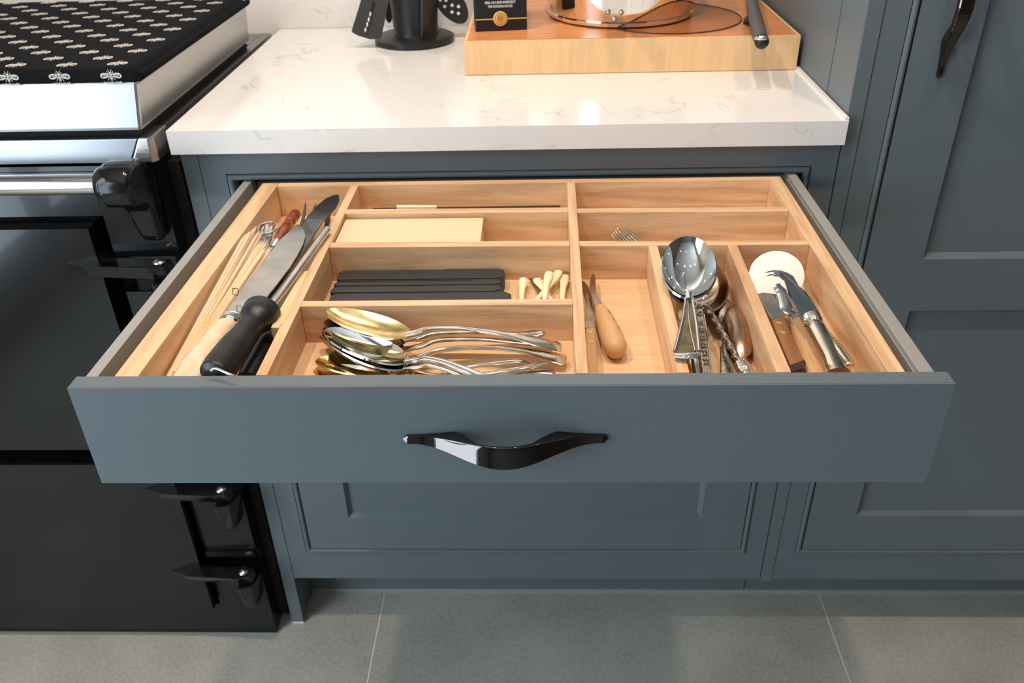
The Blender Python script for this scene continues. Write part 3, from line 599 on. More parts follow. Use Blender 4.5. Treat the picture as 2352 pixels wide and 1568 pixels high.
def utensil_pot():
    c = V((-0.1875, 0.432, H))
    t = thing('utensil_holder', 'matt black utensil stand with round base on the worktop', 'utensil holder', tuple(c))
    lathe('base', 'black_plastic', c+V((0, 0, 0.0005)), c+V((0, 0, 0.0125)), [(0, 0.062), (0.1, 0.0655), (0.7, 0.0655), (0.85, 0.062), (1, 0.040), (1.02, 0.036)], t, 64)
    lathe('cylinder', 'black_plastic', c+V((0.003, 0.005, 0.012)), c+V((0.003, 0.005, 0.19)), [(0, 0.0385), (0.03, 0.0365), (0.3, 0.039), (1, 0.046), (1, 0.043), (0.05, 0.033)], t, 48)
    hexa('fin', 'handle_rubber', [c+V((0.018, -0.038, 0.013)), c+V((0.030, -0.010, 0.013)), c+V((0.026, -0.008, 0.013)), c+V((0.014, -0.035, 0.013))],
         [c+V((0.036, -0.045, 0.19)), c+V((0.062, -0.012, 0.19)), c+V((0.058, -0.008, 0.19)), c+V((0.030, -0.042, 0.19))], t, 0.0012)
    s = thing('spatula', 'black nylon spatula with a row of slots hanging left of the utensil stand', 'spatula', tuple(V((-0.2562, 0.3850, 0.9354))))
    P = [(-0.2804, 0.3850, 0.9507), (-0.2618, 0.3920, 0.9938), (-0.2382, 0.4000, 1.0494), (-0.1948, 0.4000, 1.0485), (-0.2169, 0.3920, 0.9930), (-0.2340, 0.3850, 0.9391), (-0.2370, 0.3840, 0.9353), (-0.2526, 0.3840, 0.9353), (-0.2716, 0.3840, 0.9414), (-0.2807, 0.3840, 0.9469)]
    n = (0, -0.97, 0.1); slab('blade', 'handle_rubber', [V(p) for p in P], 0.0022, s, 0.0006, n)
    HL = [(-0.2577, 0.3835, 0.9506), (-0.2542, 0.3845, 0.9584), (-0.2512, 0.3860, 0.9656), ((-0.2481, 0.3875, 0.9735)), (-0.2454, 0.3890, 0.9810), (-0.2428, 0.3905, 0.9885)]
    for i, p in enumerate(HL): p = V(p); lathe('slot', 'white_plastic' if i < 4 else 'black_gap', p+V((0.0006, -0.0018, 0.0035)), p+V((-0.0006, -0.0018, -0.0035)), [(0, 0.0006), (0.3, 0.0016), (0.7, 0.0016), (1, 0.0006)], s, 10)
    sweep('neck', 'black_plastic', [V((-0.2165, 0.4000, 1.0489)), V((-0.19, 0.42, 1.14))], [(0.006, 0.003)]*2, s)
    k = thing('slotted_spoon', 'black slotted spoon hanging right of the utensil stand', 'slotted spoon', tuple(V((-0.1253, 0.4400, 0.9688))))
    ct = V((-0.1261, 0.4400, 0.9790)); axl = (V((-0.1068, 0.4400, 0.9549)) - V((-0.1475, 0.4400, 1.0093))).normalized(); sd = V((axl.z, 0, -axl.x))
    Q = []
    for a in range(28):
        th = 2*math.pi*a/28; Q.append(ct + axl*0.040*math.cos(th) + sd*0.0215*math.sin(th))
    slab('head', 'black_plastic', Q, 0.002, k, 0.0005, (0, -1, 0))
    for (du, dv) in ((0.022, 0.0), (0.014, 0.007), (0.014, -0.007), (0.006, 0.0), (0.000, 0.011), (0.000, -0.011), (-0.006, 0.003), (-0.012, -0.006), (-0.012, 0.010)):
        p = ct + axl*du + sd*dv; lathe('hole', 'white_plastic', p+V((0, 0.0005, 0)), p+V((0, -0.0008, 0)), [(0, 0.0026), (1, 0.0026)], k, 12)
    sweep('neck', 'black_plastic', [ct - axl*0.036, V((-0.165, 0.445, 1.14))], [(0.005, 0.003)]*2, k)
    m = thing('black_turner', 'black utensil blade tucked behind the spatula', 'utensil', tuple(V((-0.2276, 0.4400, 0.9640))))
    slab('blade', 'black_plastic', [(-0.2337, 0.4400, 0.9538), (-0.2293, 0.4400, 0.9475), (-0.2247, 0.4400, 0.9502), (-0.2082, 0.4400, 1.0236), (-0.2265, 0.4400, 1.0239)], 0.002, m, 0.0004, (0, -1, 0))
utensil_pot()
# ------------------------------------------------------------------ oak cutlery tray in the drawer
ZF, ZD = 0.808, 0.849
tr = thing('cutlery_tray', 'honey oak cutlery tray with dividers filling the open drawer', 'tray', (-0.012, -0.23, 0.797))
yb = -0.0215
box('tray_floor', 'tray_base', -0.340, 0.3165, yf+0.001, -0.0095, 0.7985, ZF, tr, 0)
def xl(a, b, y): return a + (b-a)*(y-yf)/(yb-yf)
rail('side_rail', 'oak_y', (-0.3432, yf+0.0005), (-0.3350, -0.0095), (-0.3228, yf+0.0005), (-0.3135, -0.0095), ZF, ZD, tr, 0.0006)
rail('side_rail', 'oak_y', (0.3040, yf+0.0005), (0.3038, -0.0095), (0.3177, yf+0.0005), (0.3192, -0.0095), ZF, ZD, tr, 0.0006)
box('end_rail', 'oak_x', -0.3130, 0.3036, yb, -0.0100, ZF, ZD, tr, 0.0006)
box('end_rail', 'oak_x', -0.3225, 0.3038, yf+0.0005, yf+0.0035, ZF, ZD-0.001, tr, 0)
D1 = ((-0.2222, -0.2196), (-0.2125, -0.2098)); D2 = ((0.0480, 0.0522), (0.0576, 0.0628))
def div(a, y0, y1, name='divider'):
    (l0, l1), (r0, r1) = a
    rail(name, 'oak_y', (xl(l0, l1, y0), y0), (xl(l0, l1, y1), y1), (xl(r0, r1, y0), y0), (xl(r0, r1, y1), y1), ZF, ZD, tr, 0.0005)
div(D1, yf+0.004, yb-0.0002); div(D2, yf+0.004, yb-0.0002)
div(((0.1313, 0.1363), (0.1417, 0.1450)), yf+0.004, -0.2025); div(((0.2134, 0.2208), (0.2251, 0.2296)), yf+0.004, -0.2030)
def cross(y0, y1, x0, x1, sk=0.0):
    rail('divider', 'oak_x', (x0, y0), (x0, y1), (x1, y0-sk), (x1, y1-sk), ZF, ZD, tr, 0.0005)
def d1r(y): return xl(-0.2125, -0.2098, y)+0.0002
def d2l(y): return xl(0.0480, 0.0522, y)-0.0002
def d2r(y): return xl(0.0576, 0.0628, y)+0.0002
cross(-0.1085, -0.0960, d1r(-0.1), d2l(-0.1), 0.002); cross(-0.1985, -0.1860, d1r(-0.19), d2l(-0.19), 0.002); cross(-0.3265, -0.3160, d1r(-0.32), d2l(-0.32), 0.000)
cross(-0.1135, -0.1015, d2r(-0.11), 0.3037, 0.0025); cross(-0.2005, -0.1895, d2r(-0.19), 0.3037, 0.0035)
# ------------------------------------------------------------------ knives, skewers (left compartment)
def blade(name, m, pts, th, parent, b=0.0003): return slab(name, m, pts, th, parent, b)
# chef knife with bone handle
t = thing('chef_knife', 'broad chef knife with bone handle and silver collar lying over the skewers', 'knife', (-0.2791, -0.2910, 0.8360), None)
blade('blade', 'dull_blade', [(-0.2893, -0.3193, 0.8380), (-0.2860, -0.2663, 0.8380), (-0.2848, -0.2386, 0.8380), (-0.2815, -0.2032, 0.8380), (-0.2780, -0.1574, 0.8380), (-0.2716, -0.1285, 0.8380), (-0.2694, -0.1165, 0.8380), (-0.2665, -0.1116, 0.8380), (-0.2616, -0.1167, 0.8380), (-0.2555, -0.1277, 0.8380), (-0.2504, -0.1432, 0.8380), (-0.2480, -0.1661, 0.8380), (-0.2481, -0.1966, 0.8380), (-0.2492, -0.2255, 0.8380), (-0.2534, -0.2632, 0.8380), (-0.2574, -0.2949, 0.8380), (-0.2618, -0.3272, 0.8380), (-0.2712, -0.3271, 0.8380)], 0.0020, t, 0.0005)
sweep('collar', 'steel', [(-0.2812, -0.3186, 0.8370), (-0.2809, -0.3236, 0.8370), (-0.2825, -0.3301, 0.8360), (-0.2828, -0.3334, 0.8360)], [(0.0075, 0.004), (0.0092, 0.0068), (0.0095, 0.0068), (0.0085, 0.005)], t, 12, 16)
sweep('knife_handle', 'bone', [(-0.2844, -0.3268, 0.8340), (-0.2842, -0.3398, 0.8340), (-0.2875, -0.3654, 0.8330), (-0.2891, -0.4004, 0.8330), (-0.2887, -0.4216, 0.8320), (-0.2879, -0.4329, 0.8320)], [(0.0085, 0.0055), (0.0105, 0.0075), (0.0125, 0.0085), (0.0150, 0.0095), (0.0160, 0.0095), (0.012, 0.007)], t, 30, 16)
# carving knife below
t = thing('carving_knife', 'long grey carving knife with dark rounded tip reaching the tray back', 'knife', (-0.2450, -0.1306, 0.8320))
blade('blade', 'dark_blade', [(-0.2323, -0.0365, 0.8425), (-0.2288, -0.0534, 0.8420), (-0.2297, -0.0711, 0.8410), (-0.2332, -0.0830, 0.8400), (-0.2373, -0.1012, 0.8385)] + [(-0.2440, -0.1337, 0.8340), (-0.2448, -0.1613, 0.8340), (-0.2486, -0.2034, 0.8340), (-0.2500, -0.2416, 0.8340), (-0.2508, -0.2653, 0.8340), (-0.2538, -0.2879, 0.8340), (-0.2601, -0.2878, 0.8340), (-0.2614, -0.2510, 0.8340), (-0.2626, -0.2010, 0.8340), (-0.2628, -0.1402, 0.8340), (-0.2658, -0.1041, 0.8340)] + [(-0.2620, -0.0959, 0.8370), (-0.2589, -0.0826, 0.8390), (-0.2549, -0.0639, 0.8405), (-0.2475, -0.0441, 0.8418), (-0.2389, -0.0349, 0.8425), (-0.2352, -0.0344, 0.8428)], 0.0018, t, 0.0005)
sweep('knife_handle', 'bone', [(-0.2596, -0.2754, 0.8280), (-0.2604, -0.3171, 0.8260), (-0.2621, -0.3583, 0.8220)], [(0.008, 0.006), (0.009, 0.006), (0.009, 0.006)], t, 12)
# honing steel
t = thing('honing_steel', 'honing steel with thick flared black handle and wire loop', 'honing steel', (-0.2561, -0.3906, 0.8450))
tube('rod', 'dull_blade', [(-0.2393, -0.3424, 0.8525), (-0.2348, -0.2992, 0.8510), (-0.2270, -0.2382, 0.8535), (-0.2210, -0.1846, 0.8540), (-0.2184, -0.1644, 0.8545)], 0.0042, t, 16, 14)
sweep('grip', 'black_plastic', [(-0.2439, -0.3350, 0.8520), (-0.2443, -0.3399, 0.8520), (-0.2447, -0.3503, 0.8520), (-0.2474, -0.3659, 0.8510), (-0.2499, -0.3817, 0.8500), (-0.2533, -0.4026, 0.8490), (-0.2568, -0.4252, 0.8480), (-0.2581, -0.4378, 0.8480), (-0.2589, -0.4424, 0.8480)],
      [(0.0125, 0.011), (0.0180, 0.0165), (0.0175, 0.0160), (0.0118, 0.0118), (0.0122, 0.0125), (0.0145, 0.0140), (0.0150, 0.0140), (0.0140, 0.0130), (0.0090, 0.008)], t, 44, 20)
tube('hanging_loop', 'steel', [(-0.2544, -0.4523, 0.8605), (-0.2522, -0.4524, 0.8625), (-0.2481, -0.4535, 0.8630), (-0.2415, -0.4566, 0.8620), (-0.2372, -0.4583, 0.8610), (-0.2334, -0.4587, 0.8595)], 0.0011, t, 24, 8)
# black handled knife on the bottom
t = thing('black_knife', 'black handled knife on the tray floor under the honing steel grip', 'knife', (-0.2478, -0.3599, 0.8180))
sweep('knife_handle', 'black_plastic', [(-0.2401, -0.3401, 0.8260), (-0.2419, -0.3602, 0.8250), (-0.2435, -0.3874, 0.8240), (-0.2441, -0.4105, 0.8240)], [(0.009, 0.006), (0.0095, 0.0075), (0.0095, 0.0075), (0.0085, 0.007)], t, 20)
blade('blade', 'dark_blade', [(-0.2417, -0.3417, 0.8260), (-0.2367, -0.3417, 0.8260), (-0.2376, -0.2962, 0.8260), (-0.2338, -0.2269, 0.8260), (-0.2345, -0.1240, 0.8260), (-0.2375, -0.0746, 0.8260), (-0.2423, -0.0508, 0.8260), (-0.2470, -0.0574, 0.8260), (-0.2373, -0.1180, 0.8260), (-0.2397, -0.2218, 0.8260), (-0.2442, -0.2961, 0.8260)], 0.0015, t, 0)
# carving fork
t = thing('carving_fork', 'two-pronged carving fork lying beneath the carving knife', 'fork', (-0.2569, -0.1192, 0.8380))
sweep('prong', 'dark_blade', [(-0.2651, -0.1059, 0.8320), (-0.2663, -0.0872, 0.8360), (-0.2677, -0.0703, 0.8400), (-0.2693, -0.0582, 0.8440)], [(0.0024, 0.0018), (0.002, 0.0016), (0.0014, 0.0012), (0.0002, 0.0002)], t, 16, 8)
sweep('prong', 'dark_blade', [(-0.2581, -0.1183, 0.8320), (-0.2570, -0.0836, 0.8360), (-0.2561, -0.0732, 0.8400), (-0.2551, -0.0627, 0.8440)], [(0.0024, 0.0018), (0.002, 0.0016), (0.0014, 0.0012), (0.0002, 0.0002)], t, 16, 8)
sweep('shank', 'dark_blade', [(-0.2620, -0.1087, 0.8310), (-0.2620, -0.1471, 0.8290), (-0.2631, -0.1852, 0.8260)], [(0.006, 0.0016), (0.003, 0.0025), (0.003, 0.003)], t, 12, 8)
# red-brown handled tool
t = thing('turned_handle_tool', 'turned red-brown wooden handle near the tray back left corner', 'utensil', (-0.2846, -0.1054, 0.8320))
lathe('grip', 'red_wood', (-0.2827, -0.0565, 0.8290), (-0.2859, -0.1408, 0.8290), [(0, 0.002), (0.02, 0.0052), (0.08, 0.0070), (0.22, 0.0068), (0.25, 0.0058), (0.28, 0.0066), (0.38, 0.0064), (0.41, 0.0055), (0.44, 0.0064), (0.7, 0.0070), (0.92, 0.0056), (1, 0.0045)], t)
lathe('ferrule', 'steel', (-0.2859, -0.1408, 0.8290), (-0.2868, -0.1568, 0.8285), [(0, 0.0048), (0.2, 0.0042), (0.8, 0.0038), (1, 0.0034)], t)
tube('shaft', 'steel', [(-0.2869, -0.1546, 0.8285), (-0.2946, -0.1978, 0.8220)], 0.0025, t, 6)
# metal skewers with ring
t = thing('metal_skewer_set', 'set of steel skewers held on a round wire ring', 'skewers', (-0.3016, -0.1236, 0.8350))
rc_ = V((-0.2988, -0.1261, 0.8400)); ring('loop_ring', 'steel', rc_, V((0.0112, 0.0015, 0.001)), V((-0.002, 0.0125, 0.0015)), 0.0013, t, 36, 8)
SK = [((-0.3076, -0.1130, 0.8380), (-0.3048, -0.1528, 0.8240)), ((-0.3010, -0.1188, 0.8400), (-0.2983, -0.1604, 0.8260)), ((-0.2960, -0.1194, 0.8380), (-0.2946, -0.1587, 0.8240))]
for a, b in SK: lathe('skewer', 'steel', a, b, [(0, 0.0008), (0.03, 0.0026), (0.1, 0.0030), (0.9, 0.0030), (1, 0.002)], t, 12)
# wooden skewers in a bag
ra = random.Random(11)
TIPW = [((-0.3112, -0.1624, 0.8499), (-0.3179, -0.4025, 0.8218)), ((-0.3121, -0.1495, 0.8466), (-0.3206, -0.3966, 0.8178)), ((-0.3076, -0.1512, 0.8495), (-0.3161, -0.4031, 0.8222)), ((-0.3071, -0.1469, 0.8448), (-0.3191, -0.3958, 0.8172)), ((-0.3070, -0.1383, 0.8479), (-0.3136, -0.4031, 0.8222)), ((-0.3006, -0.1574, 0.8426), (-0.3176, -0.3945, 0.8163)), ((-0.3011, -0.1477, 0.8462), (-0.3114, -0.4022, 0.8216)), ((-0.2992, -0.1517, 0.8426), (-0.3147, -0.3958, 0.8172)), ((-0.2927, -0.1687, 0.8441), (-0.3107, -0.4019, 0.8214)), ((-0.3014, -0.1381, 0.8412), (-0.3140, -0.3933, 0.8155)), ((-0.2902, -0.1714, 0.8432), (-0.3099, -0.4002, 0.8202)), ((-0.2926, -0.1592, 0.8401), (-0.3115, -0.3953, 0.8168)), ((-0.2842, -0.1846, 0.8431), (-0.3083, -0.4001, 0.8201)), ((-0.2845, -0.1811, 0.8382), (-0.3109, -0.3934, 0.8155)), ((-0.2879, -0.1642, 0.8419), (-0.3063, -0.4001, 0.8201)), ((-0.2887, -0.1614, 0.8362), (-0.3076, -0.3943, 0.8161)), ((-0.2832, -0.1744, 0.8392), (-0.3055, -0.3982, 0.8188)), ((-0.2820, -0.1774, 0.8358), (-0.3081, -0.3914, 0.8141)), ((-0.2812, -0.1752, 0.8385), (-0.3020, -0.3987, 0.8191)), ((-0.2816, -0.1708, 0.8342), (-0.3054, -0.3908, 0.8137)), ((-0.2760, -0.1862, 0.8374), (-0.3012, -0.3987, 0.8191)), ((-0.2754, -0.1849, 0.8341), (-0.3040, -0.3917, 0.8143))]
proto = None
for i, (tp, tl) in enumerate(TIPW):
    tp, tl = V(tp), V(tl)
    if proto is None:
        L = 0.262; proto = lathe('wooden_skewer', 'bamboo', (0, 0, 0), (0, L, 0), [(0, 0.0014), (0.005, 0.0021), (0.93, 0.0021), (0.955, 0.0018), (1, 0.0002)], None, 8)
        o = proto
    else:
        o = proto.copy(); COL.objects.link(o)
    tl.x = max(tl.x, -0.3185); d = (tp-tl).normalized(); d.z = min(d.z, (tp.z-0.8115)/0.262); d.normalize(); o.rotation_euler = d.to_track_quat('Y', 'Z').to_euler(); o.location = tp - d*0.262
    tag(o, 'pointed wooden skewer in the clear bag left of the chef knife', 'skewer', 'wooden skewers in the plastic bag')
def bag():
    Lf = [V(p) for p in ((-0.3180, -0.1409, 0.8525), (-0.3170, -0.1913, 0.8510), (-0.3134, -0.2777, 0.8470), (-0.3139, -0.3594, 0.8400), (-0.3162, -0.4058, 0.8260))]
    Rt = [V(p) for p in ((-0.2735, -0.1786, 0.8320), (-0.2764, -0.2236, 0.8300), (-0.2822, -0.2858, 0.8280), (-0.2890, -0.3378, 0.8240), (-0.2931, -0.3915, 0.8160))]
    bm = bmesh.new(); G = []; n = 24; m2 = 12; rr = random.Random(2)
    LP, _ = smooth_path(Lf, [(0,)]*5, n); RP, _ = smooth_path(Rt, [(0,)]*5, n)
    for i in range(n+1):
        row = []
        for k in range(m2+1):
            f = k/m2; p = LP[i].lerp(RP[i], f); p = p + V((0, 0, 0.012*math.sin(math.pi*min(1, f*1.1))**0.7*(1-0.3*i/n))) + V((0, 0, rr.uniform(-0.0006, 0.0006)))
            if i == 0: p += V((0, rr.uniform(-0.002, 0.002), 0))
            ri = -0.3228 + 0.0093*(p.y+0.446)/0.4245 + 0.0012
            if p.z < 0.8495: p.x = max(p.x, ri)
            p.z = min(p.z, 0.8555 - 0.014*f)
            row.append(bm.verts.new(p))
        G.append(row)
    for i in range(n):
        for k in range(m2): bm.faces.new((G[i][k], G[i+1][k], G[i+1][k+1], G[i][k+1]))
    o = from_bm('plastic_bag', bm, 'plastic_film', None, True, 180)
    tag(o, 'clear plastic bag wrapped round the wooden skewers', 'bag')
    tube('printed_mark', 'ink', [(-0.2894, -0.2873, 0.8480), (-0.2873, -0.2883, 0.8480), (-0.2849, -0.2874, 0.8480), (-0.2813, -0.2938, 0.8480), (-0.2802, -0.3018, 0.8480), (-0.2826, -0.3008, 0.8480), (-0.2854, -0.2990, 0.8480), (-0.2873, -0.2928, 0.8480), (-0.2894, -0.2873, 0.8480)], 0.0004, o, 30, 6)
bag()
# pale strip against the divider
t = slab('wooden_strip', 'pale_wood', [(-0.2302, -0.3640, 0.8485), (-0.2227, -0.3645, 0.8485), (-0.2201, -0.3293, 0.8485), (-0.2187, -0.2694, 0.8485), (-0.2213, -0.2522, 0.8485), (-0.2234, -0.2512, 0.8485), (-0.2254, -0.2540, 0.8485), (-0.2272, -0.2597, 0.8485), (-0.2304, -0.3250, 0.8485)], 0.012, None, 0.0006)
tag(t, 'pale wooden strip with rounded end wedged left of the tray divider', 'wooden strip')
t2 = slab('wooden_strip', 'brown_wood', [(-0.2313, -0.2494, 0.8380), (-0.2274, -0.2466, 0.8380), (-0.2270, -0.2158, 0.8380), (-0.2279, -0.2055, 0.8380), (-0.2308, -0.2075, 0.8380), (-0.2322, -0.2218, 0.8380)], 0.012, None, 0.0006)
tag(t2, 'short brown wooden piece showing behind the pale wooden strip', 'wooden strip')
# ------------------------------------------------------------------ middle column
t = slab('dark_stick', 'dark_stick', [(-0.1879, -0.0552, 0.8330), (0.0436, -0.0542, 0.8330), (0.0433, -0.0688, 0.8330), (-0.1857, -0.0685, 0.8330)], 0.006, None, 0.0004)
tag(t, 'long dark brown flat stick in the rearmost middle compartment', 'stick')
t = slab('cream_stick', 'ivory', [(-0.1580, -0.0543, 0.8360), (-0.1082, -0.0565, 0.8360), (-0.1077, -0.0619, 0.8360), (-0.1571, -0.0611, 0.8360)], 0.006, None, 0.0004)
tag(t, 'short cream stick behind the long dark brown stick', 'stick')
bxx = thing('wooden_box', 'pale plain wooden box in the second row of the tray', 'box', (-0.1404, -0.0848, 0.8150))
box('box_body', 'box_wood', -0.2090, -0.0478, -0.1845, -0.1120, ZF+0.0002, 0.8395, bxx, 0.0006)
box('lid', 'box_wood', -0.2093, -0.0476, -0.1848, -0.1118, 0.8398, 0.8430, bxx, 0.0005)
# black plastic knife guards
def rrect(x0, x1, y0, y1, r, n=5, sk=0.0):
    out = []
    for (cx, cy, a0) in ((x1-r, y1-r, 0), (x0+r, y1-r, 90), (x0+r, y0+r, 180), (x1-r, y0+r, 270)):
        for k in range(n+1):
            a = math.radians(a0+90*k/n); out.append((cx+r*math.cos(a) + sk*(cy+r*math.sin(a)-y0), cy+r*math.sin(a)))
    return out
def guard(label, x0, x1, y0, y1, z0, z1, xs, flip=False, sk=0.0):
    t = thing('knife_guard', label, 'knife guard', ((x0+x1)/2, (y0+y1)/2, z0), 'black plastic knife guards side by side')
    o = rrect(x0, x1, y0, y1, min(0.007, (y1-y0)*0.46), sk=sk)
    hexa('guard_body', 'handle_rubber', [(x, y, z0) for x, y in o], [(x, y, z1-0.0012) for x, y in o], t, 0.0006)
    # raised leaf with an S-curved end
    ym = y0+(y1-y0)*0.55; S = []
    for k in range(9):
        f = k/8; S.append((xs + 0.016*(f-0.5), ym + (y1-y0)*0.40*(0.5-0.5*math.cos(math.pi*f))))
    Q = [(x0+0.002, y0+0.0012), (x1-0.008, y0+0.0012), (x1-0.002, y0+0.005), (x1-0.002, y1-0.005), (x1-0.006, y1-0.0012)] + [(x, y) for x, y in S[::-1]] + [(x0+0.002, ym)]
    hexa('guard_leaf', 'handle_rubber', [(x, y, z1-0.0012) for x, y in Q], [(x, y, z1) for x, y in Q], t, 0.0003)
    return t
guard('black plastic knife guard at the back of the row', -0.2010, -0.0200, -0.2275, -0.2030, ZF, 0.8245, -0.090)
guard('black plastic knife guard with its seam nearly hidden, second from the back', -0.2015, -0.0205, -0.2400, -0.2280, ZF, 0.8240, -0.055)
guard('black plastic knife guard with stepped seam near its middle, third from the back', -0.2020, -0.0215, -0.2560, -0.2405, ZF, 0.8245, -0.102)
guard('black plastic knife guard at the front, its right end sticking out', -0.1990, -0.0115, -0.2850, -0.2565, ZF, 0.8250, -0.080)
# ivory spoon handles
def ivory(label, P, ws, z=None):
    t = thing('ivory_spoon', label, 'spoon', P[-1], 'small cream handled spoons')
    sweep('spoon_handle', 'ivory', P, ws, t, 18, 12); return t
DW = [(0.0010, 0.0006), (0.0046, 0.0022), (0.0048, 0.0024), (0.0032, 0.0020), (0.0022, 0.0018)]
ivory('leftmost small cream spoon handle standing apart', [(0.0005, -0.2137, 0.8170), (0.0003, -0.2157, 0.8170), (0.0002, -0.2226, 0.8170), (-0.0010, -0.2401, 0.8160), (-0.0013, -0.2661, 0.8140)], DW)
ivory('small cream spoon handle leaning right under the crossed ones', [(0.0142, -0.2131, 0.8160), (0.0147, -0.2151, 0.8160), (0.0165, -0.2211, 0.8160), (0.0225, -0.2368, 0.8150), (0.0313, -0.2630, 0.8140)], DW)
ivory('upright small cream spoon handle on top of the crossed group', [(0.0283, -0.2135, 0.8240), (0.0280, -0.2155, 0.8240), (0.0273, -0.2224, 0.8240), (0.0243, -0.2457, 0.8230), (0.0222, -0.2787, 0.8200)], DW)
ivory('small cream spoon handle leaning left behind the upright one', [(0.0388, -0.2030, 0.8200), (0.0383, -0.2050, 0.8200), (0.0363, -0.2121, 0.8200), (0.0262, -0.2384, 0.8190), (0.0098, -0.2715, 0.8170)], DW)
ivory('rightmost small cream spoon handle beside the tall divider', [(0.0454, -0.2057, 0.8160), (0.0451, -0.2077, 0.8160), (0.0444, -0.2157, 0.8160), (0.0422, -0.2390, 0.8150), (0.0406, -0.2669, 0.8130)], DW)
t = thing('brown_spoon', 'thin brown metal handle crossing behind the small cream spoon handles', 'spoon', (0.0132, -0.2254, 0.8120)); sweep('spoon_handle', 'bronze_spoon', [(0.0080, -0.2055, 0.8120), (0.0123, -0.2175, 0.8120), (0.0169, -0.2331, 0.8120), (0.0223, -0.2630, 0.8120)], [(0.0022, 0.001)]*4, t, 10)
# ------------------------------------------------------------------ spoons (front compartment)
g = 'table spoons piled in the front compartment'
END = [(0.0045, 0.0018), (0.0028, 0.0022), (0.0028, 0.0018), (0.0045, 0.0014), (0.0085, 0.0012), (0.0075, 0.001)]
spoon('table_spoon', 'gilt-bowled table spoon on top at the back of the pile, oval handle end', g, 'gilt', (-0.1844, -0.3315, 0.8480), (-0.1009, -0.3718, 0.8445), 0.0162, 0.010,
      [(-0.0955, -0.3698, 0.8455), (-0.0837, -0.3671, 0.8475), ((-0.0539, -0.3660, 0.8470)), (-0.0179, -0.3707, 0.8440), (0.0156, -0.3718, 0.8360), (0.0347, -0.3714, 0.8290)], END, None, 'silver', egg=0.1)
spoon('table_spoon', 'table spoon just under the top gilt one with ornate shell handle end', g, 'tarnish', (-0.1860, -0.3375, 0.8400), (-0.1076, -0.3631, 0.8320), 0.0185, 0.009,
      [(-0.0969, -0.3523, 0.8290), (-0.0805, -0.3504, 0.8320), (-0.0434, -0.3511, 0.8340), (-0.0067, -0.3546, 0.8330), (0.0116, -0.3525, 0.8320), (0.0201, -0.3510, 0.8320)], [(0.004, 0.0018), (0.0028, 0.0022), (0.0028, 0.0018), (0.004, 0.0014), (0.0065, 0.002), (0.0045, 0.0025)], None, 'old_silver')
spoon('table_spoon', 'table spoon nested third from the top with scrolled handle end', g, 'silver', (-0.1889, -0.3403, 0.8330), (-0.1094, -0.3694, 0.8250), 0.0180, 0.009,
      [(-0.0942, -0.3613, 0.8250), (-0.0761, -0.3556, 0.8280), (-0.0393, -0.3562, 0.8290), (-0.0027, -0.3581, 0.8270), (0.0257, -0.3575, 0.8240), (0.0347, -0.3545, 0.8220)], [(0.004, 0.0018), (0.0028, 0.0022), (0.0028, 0.0018), (0.004, 0.0014), (0.005, 0.0012), (0.0055, 0.0015)], None, 'old_silver')
spoon('table_spoon', 'bright silver table spoon on top at the front with mirror bowl', g, 'mirror_steel', (-0.1822, -0.3534, 0.8400), (-0.1016, -0.3968, 0.8320), 0.0172, 0.010,
      [(-0.0953, -0.3917, 0.8300), (-0.0838, -0.3942, 0.8330), (-0.0654, -0.4023, 0.8340), (-0.0435, -0.4139, 0.8320), (-0.0279, -0.4231, 0.8290)], [(0.005, 0.0018), (0.0032, 0.0022), (0.0034, 0.0018), (0.0045, 0.0014), (0.006, 0.0012)], None, None, egg=0.1)
spoon('table_spoon', 'silver table spoon nested directly under the bright front one', g, 'silver', (-0.1859, -0.3491, 0.8350), (-0.1021, -0.3969, 0.8260), 0.0175, 0.0095,
      [(-0.0936, -0.3956, 0.8260), (-0.0819, -0.3973, 0.8280), (-0.0677, -0.4030, 0.8280), (-0.0517, -0.4099, 0.8270), (-0.0361, -0.4158, 0.8240)], [(0.005, 0.0018), (0.0030, 0.0022), (0.0030, 0.0018), (0.004, 0.0014), (0.006, 0.0012)])
spoon('table_spoon', 'dark tarnished spoon tipped on its side beneath the pile', g, 'tarnish', (-0.1923, -0.3391, 0.8230), (-0.1146, -0.3935, 0.8200), 0.0170, 0.008,
      [(-0.1018, -0.3839, 0.8220), (-0.0791, -0.3690, 0.8250), (-0.0430, -0.3650, 0.8260), (-0.0026, -0.3669, 0.8240), (0.0276, -0.3706, 0.8190), (0.0392, -0.3735, 0.8160)], END, (0.25, -0.75, 0.35), 'silver')
spoon('table_spoon', 'gilt table spoon lying low with handle reaching toward the right divider', g, 'tarnish', (-0.1784, -0.3668, 0.8210), (-0.1160, -0.3989, 0.8180), 0.0150, 0.007,
      [(-0.1058, -0.3851, 0.8200), (-0.0796, -0.3666, 0.8220), (-0.0555, -0.3624, 0.8230), (-0.0190, -0.3591, 0.8220), (0.0115, -0.3586, 0.8200), (0.0265, -0.3602, 0.8180)], END, None, 'silver')
spoon('table_spoon', 'low front gilt spoon whose handle end points up to the right', g, 'gilt', (-0.1895, -0.3748, 0.8200), (-0.0985, -0.3879, 0.8170), 0.0175, 0.008,
      [(-0.0824, -0.3993, 0.8180), (-0.0524, -0.4052, 0.8200), (-0.0252, -0.4037, 0.8230), (-0.0020, -0.3978, 0.8240), (0.0143, -0.3909, 0.8230), (0.0214, -0.3867, 0.8230)], [(0.004, 0.0018), (0.0028, 0.0022), (0.0028, 0.0018), (0.0034, 0.0016), (0.0040, 0.0014), (0.0042, 0.0014)], None, 'silver')
